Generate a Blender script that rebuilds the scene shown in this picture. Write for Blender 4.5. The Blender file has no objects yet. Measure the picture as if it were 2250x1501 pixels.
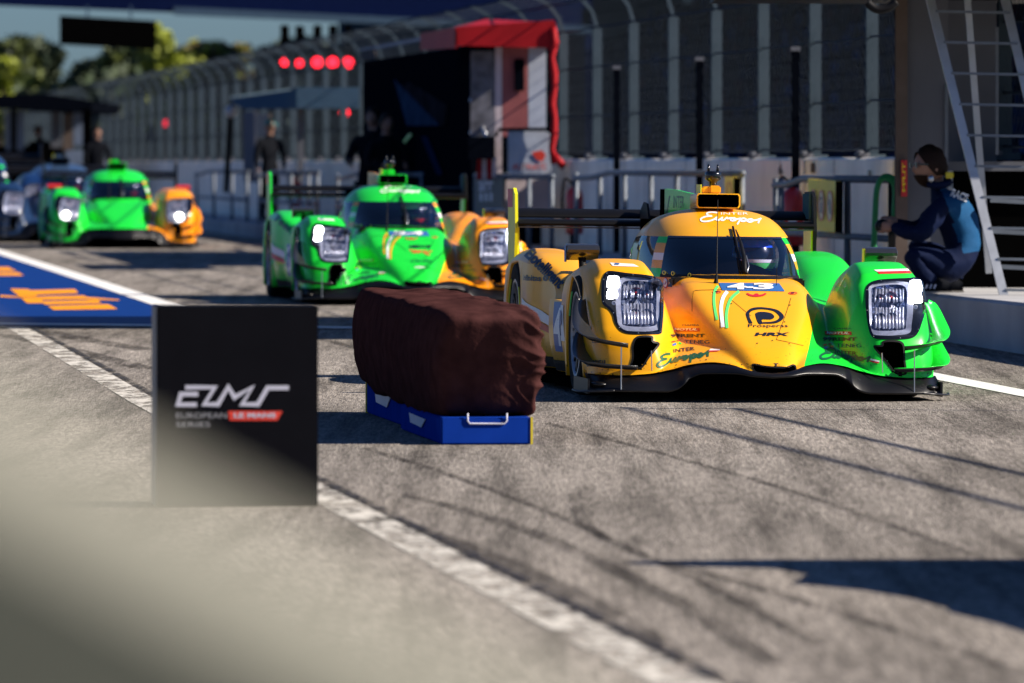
import bpy, bmesh, math, random
import numpy as np
from mathutils import Vector, Matrix, noise
from mathutils.bvhtree import BVHTree
from mathutils import geometry
random.seed(7); rng = np.random.default_rng(7)
SC = bpy.context.scene
COL = SC.collection
R = math.radians

# ---------------------------------------------------------------- camera, sky, sun
F = 17500.0; HC = 1.283; YH = 362.0; CX = 1125.0; TL = 0.1031
cam = bpy.data.cameras.new('camera'); co = bpy.data.objects.new('camera', cam); COL.objects.link(co)
co.location = (0, 0, HC); co.rotation_euler = (R(90), 0, 0)
cam.lens = 280; cam.sensor_width = 36; cam.clip_end = 5000; cam.clip_start = 0.3
cam.shift_y = -(750.5 - YH) / 2250.0
cam.dof.use_dof = True; cam.dof.focus_distance = 43.4; cam.dof.aperture_fstop = 5.2
SC.camera = co
SUN_EL, SUN_AZ = 33.0, -11.0        # azimuth measured from +X, negative = towards the camera side
w = bpy.data.worlds.new('World'); SC.world = w; w.use_nodes = True
nt = w.node_tree; bg = nt.nodes['Background']
sky = nt.nodes.new('ShaderNodeTexSky'); sky.sky_type = 'NISHITA'; sky.sun_disc = False
sky.sun_elevation = R(SUN_EL); sky.sun_rotation = R(90 - SUN_AZ)
sky.air_density = 1.0; sky.dust_density = 0.6; sky.ozone_density = 2.0
tint = nt.nodes.new('ShaderNodeVectorMath'); tint.operation = 'MULTIPLY'; tint.inputs[1].default_value = (0.37, 0.57, 0.92)
nt.links.new(sky.outputs[0], tint.inputs[0]); nt.links.new(tint.outputs[0], bg.inputs[0]); bg.inputs[1].default_value = 0.05
sl = bpy.data.lights.new('sun', 'SUN'); so = bpy.data.objects.new('sun', sl); COL.objects.link(so)
sl.energy = 5.0; sl.angle = R(0.5); sl.color = (1.0, 0.90, 0.78)
sd = Vector((math.cos(R(SUN_EL)) * math.cos(R(SUN_AZ)), math.cos(R(SUN_EL)) * math.sin(R(SUN_AZ)), math.sin(R(SUN_EL))))
so.rotation_euler = sd.to_track_quat('Z', 'Y').to_euler()
SC.view_settings.view_transform = 'Standard'; SC.view_settings.look = 'None'
SC.view_settings.exposure = 1.0; SC.view_settings.gamma = 1.0

# ---------------------------------------------------------------- geometry of the place
def gz(Y):                       # the lane rises a little beyond the first car
    return 0.0 if Y <= 43 else 0.16 * (1 - math.exp(-(Y - 43) / 38.0))
def G(px, py):                   # a pixel of the photograph -> point on the ground
    Y = F * HC / (py - YH)
    for _ in range(30): Y = F * (HC - gz(Y)) / (py - YH)
    return Vector(((px - CX) * Y / F, Y, gz(Y)))
def P(px, py, Y): return Vector(((px - CX) * Y / F, Y, HC - (py - YH) * Y / F))
def CL(c, Y, z=0.0): return Vector((c - TL * Y, Y, z))      # lane offset c
def YC(c, px): return F * c / (px + F * TL - CX)            # depth where offset c meets column px

# ---------------------------------------------------------------- materials
def nodes_of(m): return m.node_tree.nodes, m.node_tree.links
def mat(name, col, rough=0.5, metal=0.0, var=0.08, scale=8.0, bump=0.0, bscale=40.0, coat=0.0, emis=None, estr=0.0, spec=0.5, trans=0.0, dirt=0.0):
    m = bpy.data.materials.new(name); m.use_nodes = True
    N, L = nodes_of(m); b = N['Principled BSDF']
    b.inputs['Roughness'].default_value = rough; b.inputs['Metallic'].default_value = metal
    b.inputs['Coat Weight'].default_value = coat; b.inputs['Coat Roughness'].default_value = 0.06
    b.inputs['Specular IOR Level'].default_value = spec
    tc = N.new('ShaderNodeTexCoord'); no = N.new('ShaderNodeTexNoise'); no.inputs['Scale'].default_value = scale; no.inputs['Detail'].default_value = 5
    L.new(tc.outputs['Object'], no.inputs['Vector'])
    mr = N.new('ShaderNodeMapRange'); mr.inputs[3].default_value = 1 - var; mr.inputs[4].default_value = 1 + var
    mr.inputs[1].default_value = 0.3; mr.inputs[2].default_value = 0.7
    L.new(no.outputs[0], mr.inputs[0])
    mx = N.new('ShaderNodeVectorMath'); mx.operation = 'SCALE'; mx.inputs[0].default_value = col[:3]; L.new(mr.outputs[0], mx.inputs['Scale'])
    L.new(mx.outputs[0], b.inputs['Base Color'])
    if bump:
        n2 = N.new('ShaderNodeTexNoise'); n2.inputs['Scale'].default_value = bscale; n2.inputs['Detail'].default_value = 6
        L.new(tc.outputs['Object'], n2.inputs['Vector'])
        bp = N.new('ShaderNodeBump'); bp.inputs['Strength'].default_value = bump; bp.inputs['Distance'].default_value = 0.01
        L.new(n2.outputs[0], bp.inputs['Height']); L.new(bp.outputs[0], b.inputs['Normal'])
    if emis:
        b.inputs['Emission Color'].default_value = (*emis, 1); b.inputs['Emission Strength'].default_value = estr
    if trans: b.inputs['Transmission Weight'].default_value = trans
    return m
YEL = (0.82, 0.365, 0.003); GRN = (0.010, 0.60, 0.035); ORG = (0.88, 0.30, 0.004)
def paint(name, ca, cb, a=0.2, bslope=0.2, cmax=0.43, mid=None):
    """body paint: colour ca left of the livery line, cb right of it (object coordinates)"""
    m = mat(name, (1, 1, 1), rough=0.32, coat=0.22, var=0.0, spec=0.35)
    N, L = nodes_of(m); b = N['Principled BSDF']
    tc = N.new('ShaderNodeTexCoord'); sp = N.new('ShaderNodeSeparateXYZ'); L.new(tc.outputs['Object'], sp.inputs[0])
    def mth(op, x, y):
        n = N.new('ShaderNodeMath'); n.operation = op
        for i, q in enumerate((x, y)):
            if isinstance(q, (int, float)): n.inputs[i].default_value = q
            else: L.new(q, n.inputs[i])
        return n.outputs[0]
    lim = mth('MINIMUM', mth('ADD', mth('MULTIPLY', sp.outputs[1], bslope), a), cmax)
    msk = mth('GREATER_THAN', sp.outputs[0], lim)
    no = N.new('ShaderNodeTexNoise'); no.inputs['Scale'].default_value = 3.0; no.inputs['Detail'].default_value = 4; L.new(tc.outputs['Object'], no.inputs['Vector'])
    mx = N.new('ShaderNodeMix'); mx.data_type = 'RGBA'; L.new(msk, mx.inputs[0]); mx.inputs[6].default_value = (*ca, 1); mx.inputs[7].default_value = (*cb, 1)
    # road dirt specks low on the body
    vo = N.new('ShaderNodeTexNoise'); vo.inputs['Scale'].default_value = 70; vo.inputs['Detail'].default_value = 2; L.new(tc.outputs['Object'], vo.inputs['Vector'])
    hi = N.new('ShaderNodeMapRange'); L.new(sp.outputs[2], hi.inputs[0]); hi.inputs[1].default_value = 0.15; hi.inputs[2].default_value = 0.5; hi.inputs[3].default_value = 0.655; hi.inputs[4].default_value = 0.80
    sk = mth('GREATER_THAN', vo.outputs[0], hi.outputs[0])
    m2 = N.new('ShaderNodeMix'); m2.data_type = 'RGBA'; L.new(mth('MULTIPLY', sk, 0.85), m2.inputs[0]); L.new(mx.outputs[2], m2.inputs[6]); m2.inputs[7].default_value = (0.02, 0.015, 0.01, 1)
    L.new(m2.outputs[2], b.inputs['Base Color'])
    rr = N.new('ShaderNodeMapRange'); L.new(no.outputs[0], rr.inputs[0]); rr.inputs[3].default_value = 0.25; rr.inputs[4].default_value = 0.42
    L.new(rr.outputs[0], b.inputs['Roughness'])
    return m
def glassmat(name, tint=(0.45, 0.48, 0.6), gl=0.08, fac=0.0, ior=1.45):
    m = bpy.data.materials.new(name); m.use_nodes = True; N, L = nodes_of(m); N.remove(N['Principled BSDF'])
    out = N['Material Output']; t = N.new('ShaderNodeBsdfTransparent'); t.inputs[0].default_value = (*tint, 1)
    g = N.new('ShaderNodeBsdfGlossy'); g.inputs['Roughness'].default_value = gl
    lw = N.new('ShaderNodeLayerWeight'); lw.inputs[0].default_value = 0.5
    pw = N.new('ShaderNodeMath'); pw.operation = 'POWER'; L.new(lw.outputs[1], pw.inputs[0]); pw.inputs[1].default_value = 4.0
    fr = N.new('ShaderNodeMath'); fr.operation = 'MULTIPLY_ADD'; L.new(pw.outputs[0], fr.inputs[0]); fr.inputs[1].default_value = 0.9; fr.inputs[2].default_value = 0.04
    tc = N.new('ShaderNodeTexCoord'); no = N.new('ShaderNodeTexNoise'); no.inputs['Scale'].default_value = 12; L.new(tc.outputs['Object'], no.inputs['Vector'])
    mr = N.new('ShaderNodeMapRange'); L.new(no.outputs[0], mr.inputs[0]); mr.inputs[3].default_value = gl * 0.5; mr.inputs[4].default_value = gl * 1.6; L.new(mr.outputs[0], g.inputs['Roughness'])
    ad = N.new('ShaderNodeMath'); ad.operation = 'ADD'; ad.use_clamp = True; L.new(fr.outputs[0], ad.inputs[0]); ad.inputs[1].default_value = fac
    mx = N.new('ShaderNodeMixShader'); L.new(ad.outputs[0], mx.inputs[0]); L.new(t.outputs[0], mx.inputs[1]); L.new(g.outputs[0], mx.inputs[2])
    L.new(mx.outputs[0], out.inputs[0]); return m
M = {}
M['black'] = mat('matt_black', (0.006, 0.006, 0.007), 0.55)
M['void'] = mat('dark_void', (0.002, 0.002, 0.002), 0.9, spec=0.1)
M['gloss'] = mat('gloss_black', (0.004, 0.004, 0.005), 0.18, coat=0.4)
M['carbon'] = mat('carbon', (0.018, 0.019, 0.022), 0.30, coat=0.6, bump=0.15, bscale=260, scale=200, var=0.4)
M['wingblack'] = mat('wing_black', (0.003, 0.003, 0.004), 0.6, spec=0.10, var=0.2)
M['carbonsat'] = mat('carbon_satin', (0.003, 0.003, 0.004), 0.38, var=0.2)
M['rubber'] = mat('rubber', (0.012, 0.012, 0.012), 0.85, bump=0.3, bscale=90)
M['rim'] = mat('rim_dark', (0.02, 0.02, 0.022), 0.35, metal=0.4)
M['rimlip'] = mat('rim_lip', (0.35, 0.35, 0.37), 0.4, metal=0.5)
M['yellow'] = mat('yellow_paint', YEL, 0.32, coat=0.22, var=0.03, spec=0.35)
M['green'] = mat('green_paint', GRN, 0.32, coat=0.22, var=0.03, spec=0.35)
M['orange'] = mat('orange_paint', ORG, 0.32, coat=0.22, var=0.03, spec=0.35)
M['lime'] = mat('lime_yellow', (0.75, 0.72, 0.01), 0.35, var=0.03)
M['white'] = mat('white_paint', (0.80, 0.80, 0.80), 0.4, var=0.04)
M['red'] = mat('red_paint', (0.55, 0.015, 0.02), 0.4, var=0.05)
M['dblue'] = mat('number_blue', (0.03, 0.12, 0.36), 0.4, var=0.05)
M['ink'] = mat('ink', (0.008, 0.010, 0.02), 0.4, var=0.05)
M['dgreen'] = mat('dark_green_ink', (0.005, 0.09, 0.035), 0.4, var=0.05)
M['pgreen'] = mat('light_green', (0.12, 0.75, 0.18), 0.35, var=0.03)
M['steel'] = mat('brushed_steel', (0.45, 0.47, 0.5), 0.35, metal=0.9)
M['galv'] = mat('galvanised', (0.13, 0.15, 0.18), 0.6, metal=0.15, var=0.15, scale=5)
M['chrome'] = mat('lamp_chrome', (0.48, 0.50, 0.60), 0.30, metal=0.6, var=0.2, scale=30)
M['reflector'] = mat('lamp_reflector', (0.42, 0.47, 0.62), 0.16, metal=0.9, var=0.6, scale=40, bump=0.7, bscale=60)
M['lampon'] = mat('lamp_lit', (1, 1, 1), 0.4, emis=(0.92, 0.93, 1.0), estr=9.0)
M['lampwarm'] = mat('lamp_lit_warm', (1, 1, 1), 0.4, emis=(1.0, 0.95, 0.75), estr=22.0)
M['lampred'] = mat('lamp_red', (0.5, 0.0, 0.0), 0.4, emis=(1.0, 0.012, 0.03), estr=3.0)
M['glowreddim'] = mat('glow_red_dim', (0.5, 0.0, 0.0), 0.4, emis=(1.0, 0.01, 0.05), estr=0.7)
M['skin'] = mat('skin', (0.27, 0.135, 0.085), 0.55, var=0.1)
M['hair'] = mat('hair', (0.020, 0.010, 0.006), 0.6, bump=0.5, bscale=120)
M['navy'] = mat('navy_cloth_shaded', (0.0025, 0.007, 0.030), 0.8, bump=0.3, bscale=30)  # overalls out of the sun: shade painted in as darker cloth
M['bluelit'] = mat('blue_cloth_sunlit', (0.004, 0.055, 0.145), 0.8, bump=0.3, bscale=30)  # overalls where the sun strikes the back: painted brighter
M['dark'] = mat('dark_cloth', (0.006, 0.007, 0.010), 0.85, bump=0.3, bscale=30)
M['teal'] = mat('teal_cap', (0.02, 0.20, 0.20), 0.7)
M['maroon'] = mat('maroon_cloth', (0.050, 0.020, 0.019), 0.95, bump=0.35, bscale=40, spec=0.15, var=0.25, scale=12)
M['kitblue'] = mat('kit_blue', (0.006, 0.035, 0.26), 0.6, var=0.08)
M['kityellow'] = mat('kit_yellow', (0.60, 0.48, 0.02), 0.5)
M['wallwhite'] = mat('wall_white', (0.80, 0.74, 0.66), 0.75, var=0.12, scale=1.5, bump=0.2, bscale=12)
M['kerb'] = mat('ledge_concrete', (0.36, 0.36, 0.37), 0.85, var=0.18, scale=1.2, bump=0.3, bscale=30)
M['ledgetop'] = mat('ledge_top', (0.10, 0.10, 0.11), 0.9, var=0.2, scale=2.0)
M['greywall'] = mat('grey_panel', (0.12, 0.125, 0.145), 0.6, var=0.08, scale=2)
M['bronze'] = mat('bronze_post', (0.13, 0.10, 0.085), 0.5, var=0.1)
M['postblue'] = mat('fence_post_grey', (0.050, 0.070, 0.088), 0.7, metal=0.0, var=0.12, scale=3)
M['wire'] = mat('wire', (0.040, 0.052, 0.068), 0.8, metal=0.0)
M['redtent'] = mat('red_tent', (0.30, 0.006, 0.010), 0.6, var=0.12, scale=3)
M['blackcover'] = mat('black_cover', (0.003, 0.004, 0.007), 0.8, bump=0.4, bscale=5, spec=0.12)
M['bluetent'] = mat('blue_grey_tent', (0.05, 0.09, 0.14), 0.7)
M['ladder'] = mat('ladder_aluminium', (0.40, 0.42, 0.45), 0.4, metal=0.3, var=0.1)
M['hose'] = mat('green_hose', (0.01, 0.22, 0.06), 0.5, var=0.2, bump=0.5, bscale=60)
M['signyel'] = mat('sign_yellow', (0.95, 0.66, 0.01), 0.5, var=0.06)
M['signcream'] = mat('sign_cream', (0.85, 0.80, 0.55), 0.5)
M['extred'] = mat('extinguisher_red', (0.5, 0.012, 0.010), 0.35, coat=0.3)
M['gantry'] = mat('gantry_navy', (0.006, 0.012, 0.05), 0.5)
M['gantrygrey'] = mat('gantry_grey', (0.06, 0.10, 0.15), 0.5)
M['boxblack'] = mat('marker_black', (0.005, 0.005, 0.007), 0.6, var=0.1, spec=0.12)
M['boxside'] = mat('marker_side', (0.22, 0.20, 0.18), 0.6)
M['silver'] = mat('logo_silver', (0.48, 0.48, 0.56), 0.5, var=0.03)
M['greyink'] = mat('grey_ink', (0.26, 0.26, 0.28), 0.5)
M['logored'] = mat('logo_red', (0.62, 0.04, 0.02), 0.5)
M['barrier'] = mat('barrier_concrete_shaded', (0.13, 0.135, 0.105), 0.9, var=0.12, scale=20)  # side of the barrier, its shade painted into a darker concrete
M['barrierlit'] = mat('barrier_concrete_sunlit', (0.225, 0.222, 0.185), 0.9, var=0.08, scale=20)  # same barrier's sunlit top, painted lighter than the side
M['carblue'] = mat('dark_blue_paint', (0.006, 0.025, 0.09), 0.25, coat=0.8)
M['carwhite'] = mat('pale_blue_paint', (0.03, 0.06, 0.12), 0.3, coat=0.6)
M['glassdark'] = glassmat('glass_dark', (0.40, 0.42, 0.48), 0.05, 0.04)
M['windshield'] = glassmat('glass_windshield', (0.78, 0.80, 0.96), 0.03, 0.0)
M['cover'] = glassmat('glass_lamp_cover', (0.93, 0.94, 0.97), 0.05, 0.03, 1.35)
M['paint43'] = paint('livery_yellow_green', YEL, GRN, 0.17, 0.23, 0.43)
M['paint34'] = paint('livery_green_orange', GRN, ORG, 0.17, 0.23, 0.43)
M['paintp3'] = paint('livery_green_orange_small', GRN, ORG, 0.30, 0.10, 0.40)

for k_, v_ in dict(void=0, blackcover=0, wallwhite=0, postblue=0, wire=0, greywall=0, maroon=0, kerb=0, ledgetop=0, dark=.05, navy=.1, bluelit=.15, boxblack=.03, kitblue=0, redtent=.15, bluetent=0, bronze=0, gantry=0, gantrygrey=0, barrier=0, barrierlit=0, black=.15, carbonsat=.35, hair=.1, rubber=.1, galv=.3).items():
    M[k_].node_tree.nodes['Principled BSDF'].inputs['Specular IOR Level'].default_value = v_
# ---------------------------------------------------------------- object helpers
def tag(o, label=None, cat=None, group=None, kind=None):
    if label: o['label'] = label
    if cat: o['category'] = cat
    if group: o['group'] = group
    if kind: o['kind'] = kind
    return o
def empty(name, loc=(0, 0, 0), rz=0.0, label=None, cat=None, group=None):
    o = bpy.data.objects.new(name, None); COL.objects.link(o); o.location = loc; o.rotation_euler = (0, 0, rz); o.empty_display_size = 0.2
    return tag(o, label, cat, group)
def link(name, me, parent=None):
    o = bpy.data.objects.new(name, me); COL.objects.link(o)
    if parent: o.parent = parent
    return o
def mesh(name, V, Fc, m, parent=None, smooth=False, mi=None):
    me = bpy.data.meshes.new(name); me.from_pydata([tuple(map(float, v)) for v in V], [], [tuple(map(int, f)) for f in Fc])
    for k in (m if isinstance(m, (list, tuple)) else [m]): me.materials.append(k)
    if mi is not None: me.polygons.foreach_set('material_index', mi)
    if smooth: me.polygons.foreach_set('use_smooth', [True] * len(me.polygons))
    me.update(); return link(name, me, parent)
class MB:
    def __init__(s): s.v = []; s.f = []
    def add(s, V, Fc):
        n = len(s.v); s.v += [Vector(v) for v in V]; s.f += [tuple(i + n for i in f) for f in Fc]; return s
    def box(s, a, b, rz=0.0, bev=0.0):
        a = Vector(a); b = Vector(b); c = (a + b) / 2; h = (b - a) / 2; h = Vector([abs(q) for q in h])
        bm = bmesh.new(); bmesh.ops.create_cube(bm, size=2)
        for v in bm.verts: v.co = Vector((v.co.x * h.x, v.co.y * h.y, v.co.z * h.z))
        if bev: bmesh.ops.bevel(bm, geom=bm.edges[:], offset=bev, segments=2, affect='EDGES')
        rot = Matrix.Rotation(rz, 3, 'Z')
        s.add([rot @ v.co + c for v in bm.verts], [[v.index for v in f.verts] for f in bm.faces]); bm.free(); return s
    def beam(s, p, q, w_, h_, up=(0, 0, 1)):
        p = Vector(p); q = Vector(q); d = (q - p).normalized(); u = Vector(up)
        sx = d.cross(u)
        if sx.length < 1e-4: sx = d.cross(Vector((0, 1, 0)))
        sx.normalize(); sy = sx.cross(d).normalized(); V = []
        for e in (p, q):
            for a, b in ((-1, -1), (1, -1), (1, 1), (-1, 1)): V.append(e + sx * a * w_ / 2 + sy * b * h_ / 2)
        return s.add(V, [(0, 3, 2, 1), (4, 5, 6, 7), (0, 1, 5, 4), (1, 2, 6, 5), (2, 3, 7, 6), (3, 0, 4, 7)])
    def tube(s, pts, r, n=8, cap=True):
        pts = [Vector(p) for p in pts]; V = []; m_ = len(pts); prev = None
        rr = r if isinstance(r, (list, tuple)) else [r] * m_
        for i, p in enumerate(pts):
            d = (pts[min(i + 1, m_ - 1)] - pts[max(i - 1, 0)]).normalized()
            a = prev if prev else (Vector((0, 0, 1)) if abs(d.z) < 0.9 else Vector((1, 0, 0)))
            x = (a - d * a.dot(d)).normalized(); y = d.cross(x); prev = x
            for k in range(n):
                t = 2 * math.pi * k / n; V.append(p + (x * math.cos(t) + y * math.sin(t)) * rr[i])
        Fc = [(i * n + k, i * n + (k + 1) % n, (i + 1) * n + (k + 1) % n, (i + 1) * n + k) for i in range(m_ - 1) for k in range(n)]
        if cap: Fc += [tuple(range(n))[::-1], tuple((m_ - 1) * n + k for k in range(n))]
        return s.add(V, Fc)
    def lathe(s, prof, c, axis='Z', n=32):
        """prof: list of (radius, height); axis along which height runs"""
        V = []
        for r_, h_ in prof:
            for k in range(n):
                t = 2 * math.pi * k / n; a, b = r_ * math.cos(t), r_ * math.sin(t)
                v = {'Z': (a, b, h_), 'X': (h_, a, b), 'Y': (a, h_, b)}[axis]; V.append(Vector(v) + Vector(c))
        m_ = len(prof)
        return s.add(V, [(i * n + k, i * n + (k + 1) % n, (i + 1) * n + (k + 1) % n, (i + 1) * n + k) for i in range(m_ - 1) for k in range(n)])
    def prism(s, poly, d):
        """poly: list of 3D points (planar), extruded by vector d"""
        n = len(poly); d = Vector(d); poly = [Vector(p) for p in poly]
        return s.add(poly + [p + d for p in poly], [tuple(range(n))[::-1], tuple(range(n, 2 * n))] + [(i, (i + 1) % n, n + (i + 1) % n, n + i) for i in range(n)])
    def ball(s, c, rx, ry=None, rz=None, n=16):
        ry = ry or rx; rz = rz or rx; c = Vector(c); V = []; k2 = n // 2
        for i in range(k2 + 1):
            a = math.pi * i / k2
            for k in range(n):
                t = 2 * math.pi * k / n; V.append(c + Vector((rx * math.sin(a) * math.cos(t), ry * math.sin(a) * math.sin(t), rz * math.cos(a))))
        return s.add(V, [(i * n + k, (i + 1) * n + k, (i + 1) * n + (k + 1) % n, i * n + (k + 1) % n) for i in range(k2) for k in range(n)])
    def build(s, name, m, parent=None, smooth=False): return mesh(name, s.v, s.f, m, parent, smooth)
def autosmooth(o, deg=35):
    me = o.data; me.polygons.foreach_set('use_smooth', [True] * len(me.polygons))
    bm = bmesh.new(); bm.from_mesh(me); bmesh.ops.remove_doubles(bm, verts=bm.verts[:], dist=1e-5)
    for e in bm.edges:
        if len(e.link_faces) == 2 and e.calc_face_angle(0) > R(deg): e.smooth = False
    bm.to_mesh(me); bm.free(); return o
def sm(pts, n=8, closed=False):
    """Catmull-Rom through points"""
    pts = [Vector(p) for p in pts]; out = []; m_ = len(pts)
    rngi = range(m_ if closed else m_ - 1)
    for i in rngi:
        p0 = pts[(i - 1) % m_] if (closed or i > 0) else pts[0]; p1 = pts[i]; p2 = pts[(i + 1) % m_]; p3 = pts[(i + 2) % m_] if (closed or i + 2 < m_) else pts[-1]
        for k in range(n):
            t = k / n; out.append(0.5 * ((2 * p1) + (p2 - p0) * t + (2 * p0 - 5 * p1 + 4 * p2 - p3) * t * t + (3 * p1 - p0 - 3 * p2 + p3) * t ** 3))
    if not closed: out.append(pts[-1])
    return out
def pchip(xs, ys):
    xs = np.array(xs, float); ys = np.array(ys, float); h = np.diff(xs); d = np.diff(ys) / h; n = len(xs); m_ = np.zeros(n)
    for i in range(1, n - 1):
        if d[i - 1] * d[i] > 0:
            w1 = 2 * h[i] + h[i - 1]; w2 = h[i] + 2 * h[i - 1]; m_[i] = (w1 + w2) / (w1 / d[i - 1] + w2 / d[i])
    m_[0] = d[0]; m_[-1] = d[-1]
    def f(x):
        x = np.clip(x, xs[0], xs[-1]); i = np.clip(np.searchsorted(xs, x) - 1, 0, n - 2); t = (x - xs[i]) / h[i]
        return ys[i] * (1 + 2 * t) * (1 - t) ** 2 + h[i] * m_[i] * t * (1 - t) ** 2 + ys[i + 1] * t * t * (3 - 2 * t) + h[i] * m_[i + 1] * t * t * (t - 1)
    return f
# 2D shapes -> (verts2d, faces)
def txt2d(s, x0, y0, x1, y1, bold=0.0, shear=0.0):
    """text filling the pixel box (x0,y0)-(x1,y1), y down; returns 2D verts & faces"""
    c = bpy.data.curves.new('t', 'FONT'); c.body = s; c.size = 1; c.shear = shear; c.offset = bold; c.fill_mode = 'FRONT'; c.resolution_u = 3
    o = bpy.data.objects.new('t', c); COL.objects.link(o); dg = bpy.context.evaluated_depsgraph_get(); dg.update()
    me = bpy.data.meshes.new_from_object(o.evaluated_get(dg)); V = np.array([v.co[:2] for v in me.vertices]); Fc = [tuple(p.vertices) for p in me.polygons]
    bpy.data.objects.remove(o); bpy.data.curves.remove(c); bpy.data.meshes.remove(me)
    mn = V.min(0); mx = V.max(0); V = (V - mn) / (mx - mn)
    V[:, 0] = x0 + V[:, 0] * (x1 - x0); V[:, 1] = y1 + V[:, 1] * (y0 - y1)
    return V, Fc
def ribbon2d(strokes, wd):
    V = []; Fc = []
    for st in strokes:
        pts = [np.array(p, float) for p in st]; n0 = len(V)
        for i, p in enumerate(pts):
            a = p - pts[i - 1] if i else pts[1] - p; b = pts[i + 1] - p if i < len(pts) - 1 else p - pts[i - 1]
            a = a / (np.linalg.norm(a) + 1e-9); b = b / (np.linalg.norm(b) + 1e-9); d = a + b; L_ = np.linalg.norm(d)
            d = d / L_ if L_ > 0.3 else a; n = np.array((-d[1], d[0])); k = min(1.5, 1.0 / max(0.4, abs(np.dot(n, (-a[1], a[0])))))
            V += [p + n * wd / 2 * k, p - n * wd / 2 * k]
        Fc += [(n0 + 2 * i, n0 + 2 * i + 1, n0 + 2 * i + 3, n0 + 2 * i + 2) for i in range(len(pts) - 1)]
    return np.array(V), Fc
def poly2d(pts): return np.array(pts, float), [tuple(range(len(pts)))]
def ell2d(cx, cy, rx, ry, n=20): return poly2d([(cx + rx * math.cos(2 * math.pi * k / n), cy + ry * math.sin(2 * math.pi * k / n)) for k in range(n)])
def ring2d(cx, cy, rx, ry, wd, a0=0, a1=360, n=28):
    return ribbon2d([[(cx + rx * math.cos(R(a0 + (a1 - a0) * k / n)), cy - ry * math.sin(R(a0 + (a1 - a0) * k / n))) for k in range(n + 1)]], wd)
def join2d(*a):
    V = []; Fc = []; n = 0
    for v, f in a: V.append(np.array(v)); Fc += [tuple(i + n for i in q) for q in f]; n += len(v)
    return np.vstack(V), Fc
def rot2d(s, cx, cy, deg):
    V, Fc = s; t = R(-deg); V = np.array(V) - (cx, cy); c_, s_ = math.cos(t), math.sin(t)
    return V @ np.array(((c_, s_), (-s_, c_))) + (cx, cy), Fc
EURO = [[(2.5, 3.0), (1.6, 3.05), (0.95, 2.6), (1.2, 2.1), (1.7, 1.95), (0.9, 1.75), (0.15, 1.0), (0.35, 0.35), (1.2, 0.45), (2.0, 1.0), (2.5, 1.75), (2.35, 1.15), (2.75, 0.95), (3.3, 1.75), (3.15, 1.1), (3.5, 1.05), (3.95, 1.85), (4.05, 1.55), (4.65, 1.85), (4.5, 1.3), (4.85, 1.05), (5.3, 1.4), (5.1, 1.85), (4.75, 1.7), (5.4, 1.6), (6.0, 1.9)],
        [(6.05, 2.0), (5.85, 1.2), (5.55, 0.1)], [(5.8, 1.3), (6.35, 1.95), (6.8, 1.65), (6.5, 1.15), (6.05, 1.2), (6.7, 1.3), (7.3, 1.85), (7.0, 1.35), (7.3, 1.05), (7.8, 1.35), (7.65, 1.85), (7.3, 1.75), (8.1, 1.6), (8.8, 2.1)], [(9.0, 2.35), (8.75, 1.7), (8.6, 0.85)]]
def euro2d(x0, y0, x1, y1, wd):
    S = []
    for st in EURO:
        q = sm([(x0 + (a / 9.0) * (x1 - x0), y1 + (b / 3.05) * (y0 - y1), 0) for a, b in st], 5); S.append([(p.x, p.y) for p in q])
    return ribbon2d(S, wd)
def tri_fine(V, Fc, step):
    bm = bmesh.new(); vs = [bm.verts.new((v[0], v[1], 0)) for v in V]
    for f in Fc:
        try: bm.faces.new([vs[i] for i in f])
        except ValueError: pass
    bmesh.ops.triangulate(bm, faces=bm.faces[:])
    for _ in range(6):
        es = [e for e in bm.edges if e.calc_length() > step]
        if not es: break
        bmesh.ops.subdivide_edges(bm, edges=es, cuts=1); bmesh.ops.triangulate(bm, faces=bm.faces[:])
    bm.verts.index_update()
    r = np.array([v.co[:2] for v in bm.verts]), [tuple(v.index for v in f.verts) for f in bm.faces]; bm.free(); return r
def flat(name, shape, Y, m, parent=None, off=0.0, loc=None):
    """pixel-designed mark on a plane facing the camera at depth Y (world), thickness none: print"""
    V, Fc = shape; W = [P(a, b, Y) + Vector((0, -off, 0)) for a, b in V]
    if loc is not None: W = [q - Vector(loc) for q in W]
    return mesh(name, W, Fc, m, parent)

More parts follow.
